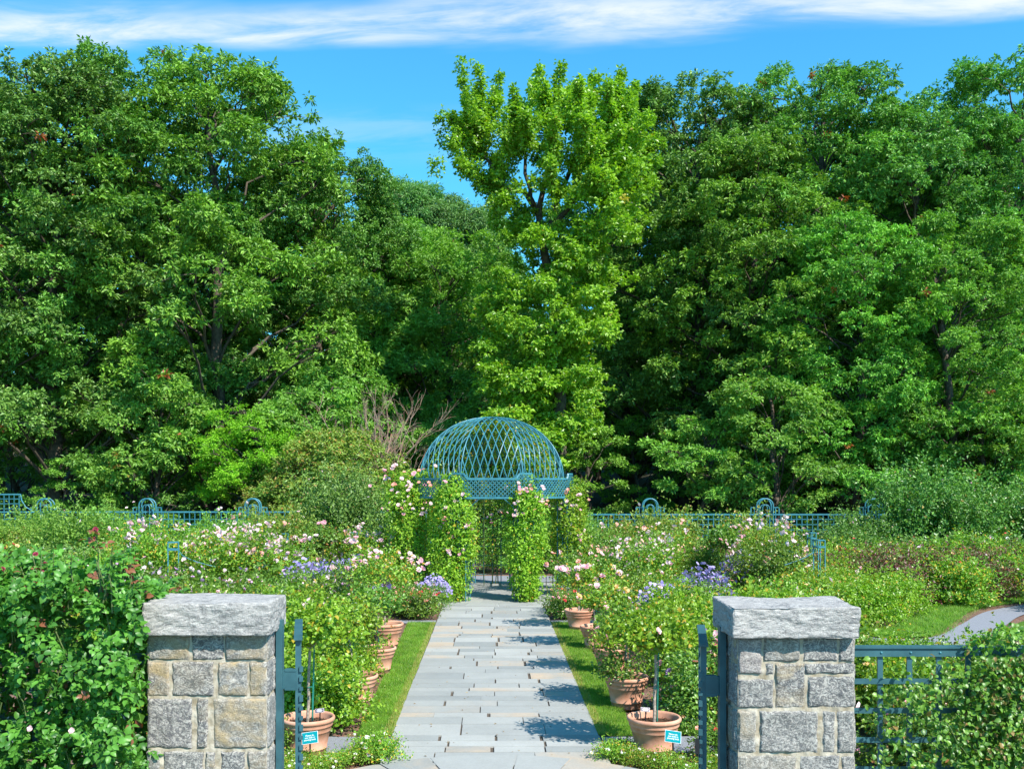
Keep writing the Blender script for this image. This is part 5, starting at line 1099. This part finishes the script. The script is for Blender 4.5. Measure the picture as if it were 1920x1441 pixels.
# ------------------------------------------------------------------ foreground rose hedge and vine
def hedge():
    rg = np.random.default_rng(31); t_ = thing('rose_hedge', 'dense climbing rose hedge with large glossy leaves at the bottom left', 'rose hedge', (-2.4, 4.95, .95)); mb = MB()
    n = 4000; x = rg.uniform(-3.15, -1.74, n); u_ = rg.random(n)
    ztop = 2.80 + .05 * np.sin(x * 7) + .04 * np.sin(x * 17) - .13 * sm((x + 2.0) / .3)
    front = rg.random(n) < .72
    z = np.where(front, 1.25 + (ztop - 1.25) * rg.random(n) ** .9, ztop - .03 - .08 * rg.random(n)); y = np.where(front, 4.72 + .10 * np.sin(x * 9 + z * 7) + .08 * np.sin(z * 15) + rg.random(n) ** 1.2 * .42, rg.uniform(4.75, 5.5, n))
    x = np.where(x > -1.80, x - .02, x)
    keep = (np.sin(x * 13.1 + 2 * np.sin(z * 5)) * np.sin(z * 11.3 + 1 + 2 * np.sin(x * 6)) < .55) | ~front; x, y, z = x[keep], y[keep], z[keep]; n = len(x); fr_ = front[keep]
    P = np.stack([x + 2.4, y - 4.95, z - .95], 1)
    D = rg.normal(0, .55, (n, 3)) + np.where(fr_[:, None], [0, -.35, -.15], [0, 0, .35]); Nn = rg.normal(0, .35, (n, 3)) + np.where(fr_[:, None], [.15, -.55, .65], [0, -.3, .9])
    compound(mb, P, D, Nn, rg.uniform(.026, .050, n), np.clip(rg.normal(.5, .22, n), 0, 1), rg.random(n), rg)
    # upright shoots
    sb = MB(); bl = []
    for k in range(46):
        x0 = rg.uniform(-3.1, -1.78); y0 = rg.uniform(4.75, 5.2); z0 = 2.62; h = rg.uniform(.06, .20)
        if k == 0: x0, h, y0 = at(201, 0, 4.95).x, .30, 4.9
        if k == 1: x0, h, y0 = at(95, 0, 4.95).x, .18, 4.85
        if k == 2: x0, h, y0 = at(262, 0, 4.95).x - .03, .15, 4.9
        q_ = limb_curve((x0 + 2.4, y0 - 4.95, z0 - .95), (x0 + 2.4 + rg.normal(0, .04), y0 - 4.95, z0 - .95 + h + .1), 0, 5, .006, rg); tube(sb, q_, np.linspace(.005, .0025, 5), 5)
        m_ = 4 + int(h * 26); tt = rg.uniform(.35, 1, m_); PP = q_[0] + (q_[-1] - q_[0]) * tt[:, None]; a = rg.uniform(0, 6.28, m_)
        compound(mb, PP, np.c_[np.cos(a), np.sin(a), rg.uniform(0, .7, m_)], rg.normal(0, .3, (m_, 3)) + [0, -.2, 1], rg.uniform(.026, .042, m_), np.clip(rg.normal(.65, .2, m_), 0, 1), np.where(rg.random(m_) < (.4 if k < 3 else .06), 1, rg.random(m_) * .9), rg)
        if k < 3 or rg.random() < .04: bl.append(q_[-1])
    for k in range(60):
        x0 = rg.uniform(-3.1, -1.8); z0 = rg.uniform(1.4, 2.6); y0 = rg.uniform(4.85, 5.1); tube(sb, limb_curve((x0 + 2.4, y0 - 4.95, z0 - .95), (x0 + 2.4 + rg.normal(0, .12), y0 - 4.95 - .08, z0 - .95 + rg.uniform(.15, .4)), 0, 4, .01, rg), .0035, 5)
    mb.build('foliage', HEDGE, t_); sb.build('stems', STEM, t_)
    # opaque leafy depth behind the first layer
    fb = MB(); n = 3800; P = np.stack([rg.uniform(-3.15, -1.80, n) + 2.4, rg.uniform(5.0, 5.55, n) - 4.95, rg.uniform(1.2, 2.68, n) - .95], 1); leaves(fb, P, rg.normal(0, 1, (n, 3)), rg.normal(0, .5, (n, 3)) + [0, -.6, .5], .07, .05, np.clip(rg.normal(.4, .2, n), 0, 1), rg.random(n)); fb.build('inner_leaves', HEDGE, t_)
    for k, p_ in enumerate(bl):
        for q_ in range(3 if k < 3 else 1):
            o = link('rose_bud', FL['dkred'], t_, p_ - np.array([rg.normal(0, .012), 0, q_ * .045]), (rg.normal(0, .5), rg.normal(0, .5), 0)); o.scale = (.26, .26, .42)
    for k in range(16):
        p_ = (rg.uniform(-.7, .6), -.27, rg.uniform(.4, 1.8)); o = link('blossom', FL[['ppink', 'white', 'ppink', 'apri'][k % 4]], t_, p_, (1.1, rg.normal(0, .3), rg.uniform(-.5, .5))); o.scale = (.28,) * 3
hedge()
def vine():
    rg = np.random.default_rng(41); t_ = thing('climbing_vine', 'leafy vine with spiky seed heads draped over the teal fence at bottom right', 'vine', (2.4, 5.12, .95)); mb = MB()
    n = 7600; px = 1615 + 340 * rg.random(n) ** .62; py = rg.uniform(1228, 1500, n)
    dens = np.interp(px, [1615, 1660, 1760, 1830, 1900], [.12, .45, .5, .8, .95]) * np.where(px < 1830, np.interp(py, [1228, 1245, 1290, 1500], [.1, .35, 1, 1]), 1); dens = np.where((px < 1800) & (np.sin(px * .07) * np.sin(py * .055 + 1) > .25), dens * .2, dens)
    k_ = rg.random(n) < dens; px, py = px[k_], py[k_]; n = len(px); d = rg.uniform(4.98, 5.16, n) + .12 * (rg.random(n) < .2)
    P = np.stack([(px - 922) / FPX * d - 2.4, d - 5.12, EYE - (py - 906) / FPX * d - .95], 1); tb_ = np.clip(.5 + .25 * np.sin(px * .05) * np.cos(py * .06) + rg.normal(0, .2, n), 0, 1)
    ovate(mb, P, rg.normal(0, .6, (n, 3)) + [0, -.3, -.45], rg.normal(0, .35, (n, 3)) + [.1, -.6, .6], rg.uniform(.018, .040, n), rg.uniform(.014, .032, n), tb_, rg.random(n))
    m_ = 480; px = rg.uniform(1812, 1990, m_); hh = np.interp(px, [1812, 1840, 1880, 1990], [25, 42, 55, 45]); py = 1226 - hh * rg.random(m_) ** .8; d = rg.uniform(5.02, 5.3, m_)
    P2 = np.stack([(px - 922) / FPX * d - 2.4, d - 5.12, EYE - (py - 906) / FPX * d - .95], 1); ovate(mb, P2, rg.normal(0, .6, (m_, 3)), rg.normal(0, .35, (m_, 3)) + [.1, -.4, .8], rg.uniform(.022, .042, m_), rg.uniform(.016, .03, m_), np.clip(rg.normal(.7, .2, m_), 0, 1), rg.random(m_) * .94 + .05 * (px < 1860)); mb.build('foliage', VINE, t_)
    sb = MB()
    for k in range(60):
        c = P[rg.integers(0, n)]; tube(sb, limb_curve(c, c + [rg.normal(0, .10), .02, rg.normal(0, .12)], .02, 5, .01, rg), .0024, 5)
    sb.build('stems', STEM, t_)
    hb = MB(); idx = np.where(P[:, 0] > .05)[0]; idx = rg.choice(idx, 330)   # burrs: spiky heads
    m2 = 26
    for i_ in idx:
        dd = rv(rg, m2); c = np.repeat(P[i_][None] + [0, -.03, 0], m2, 0); leaves(hb, c, dd, rg.normal(0, 1, (m2, 3)), .013, .004, rg.random(m2), 0 * rg.random(m2) + 1)
    o = hb.build('seed_heads', leafmat('burr', (.13, .17, .03), (.25, .25, .05), (.26, .19, .07), .5), t_); tag(o, kind='stuff')
    for k in range(9):
        p_ = at(rg.choice([1630, 1640, 1650, 1660, 1690, 1720, 1750]), rg.uniform(1290, 1420), 5.3); o = link('blossom', FL[['pink', 'white', 'apri'][k % 3]], t_, (p_.x - 2.4, .1, p_.z - .95), (1.0, 0, rg.uniform(-.5, .5))); o.scale = (.3,) * 3
vine()
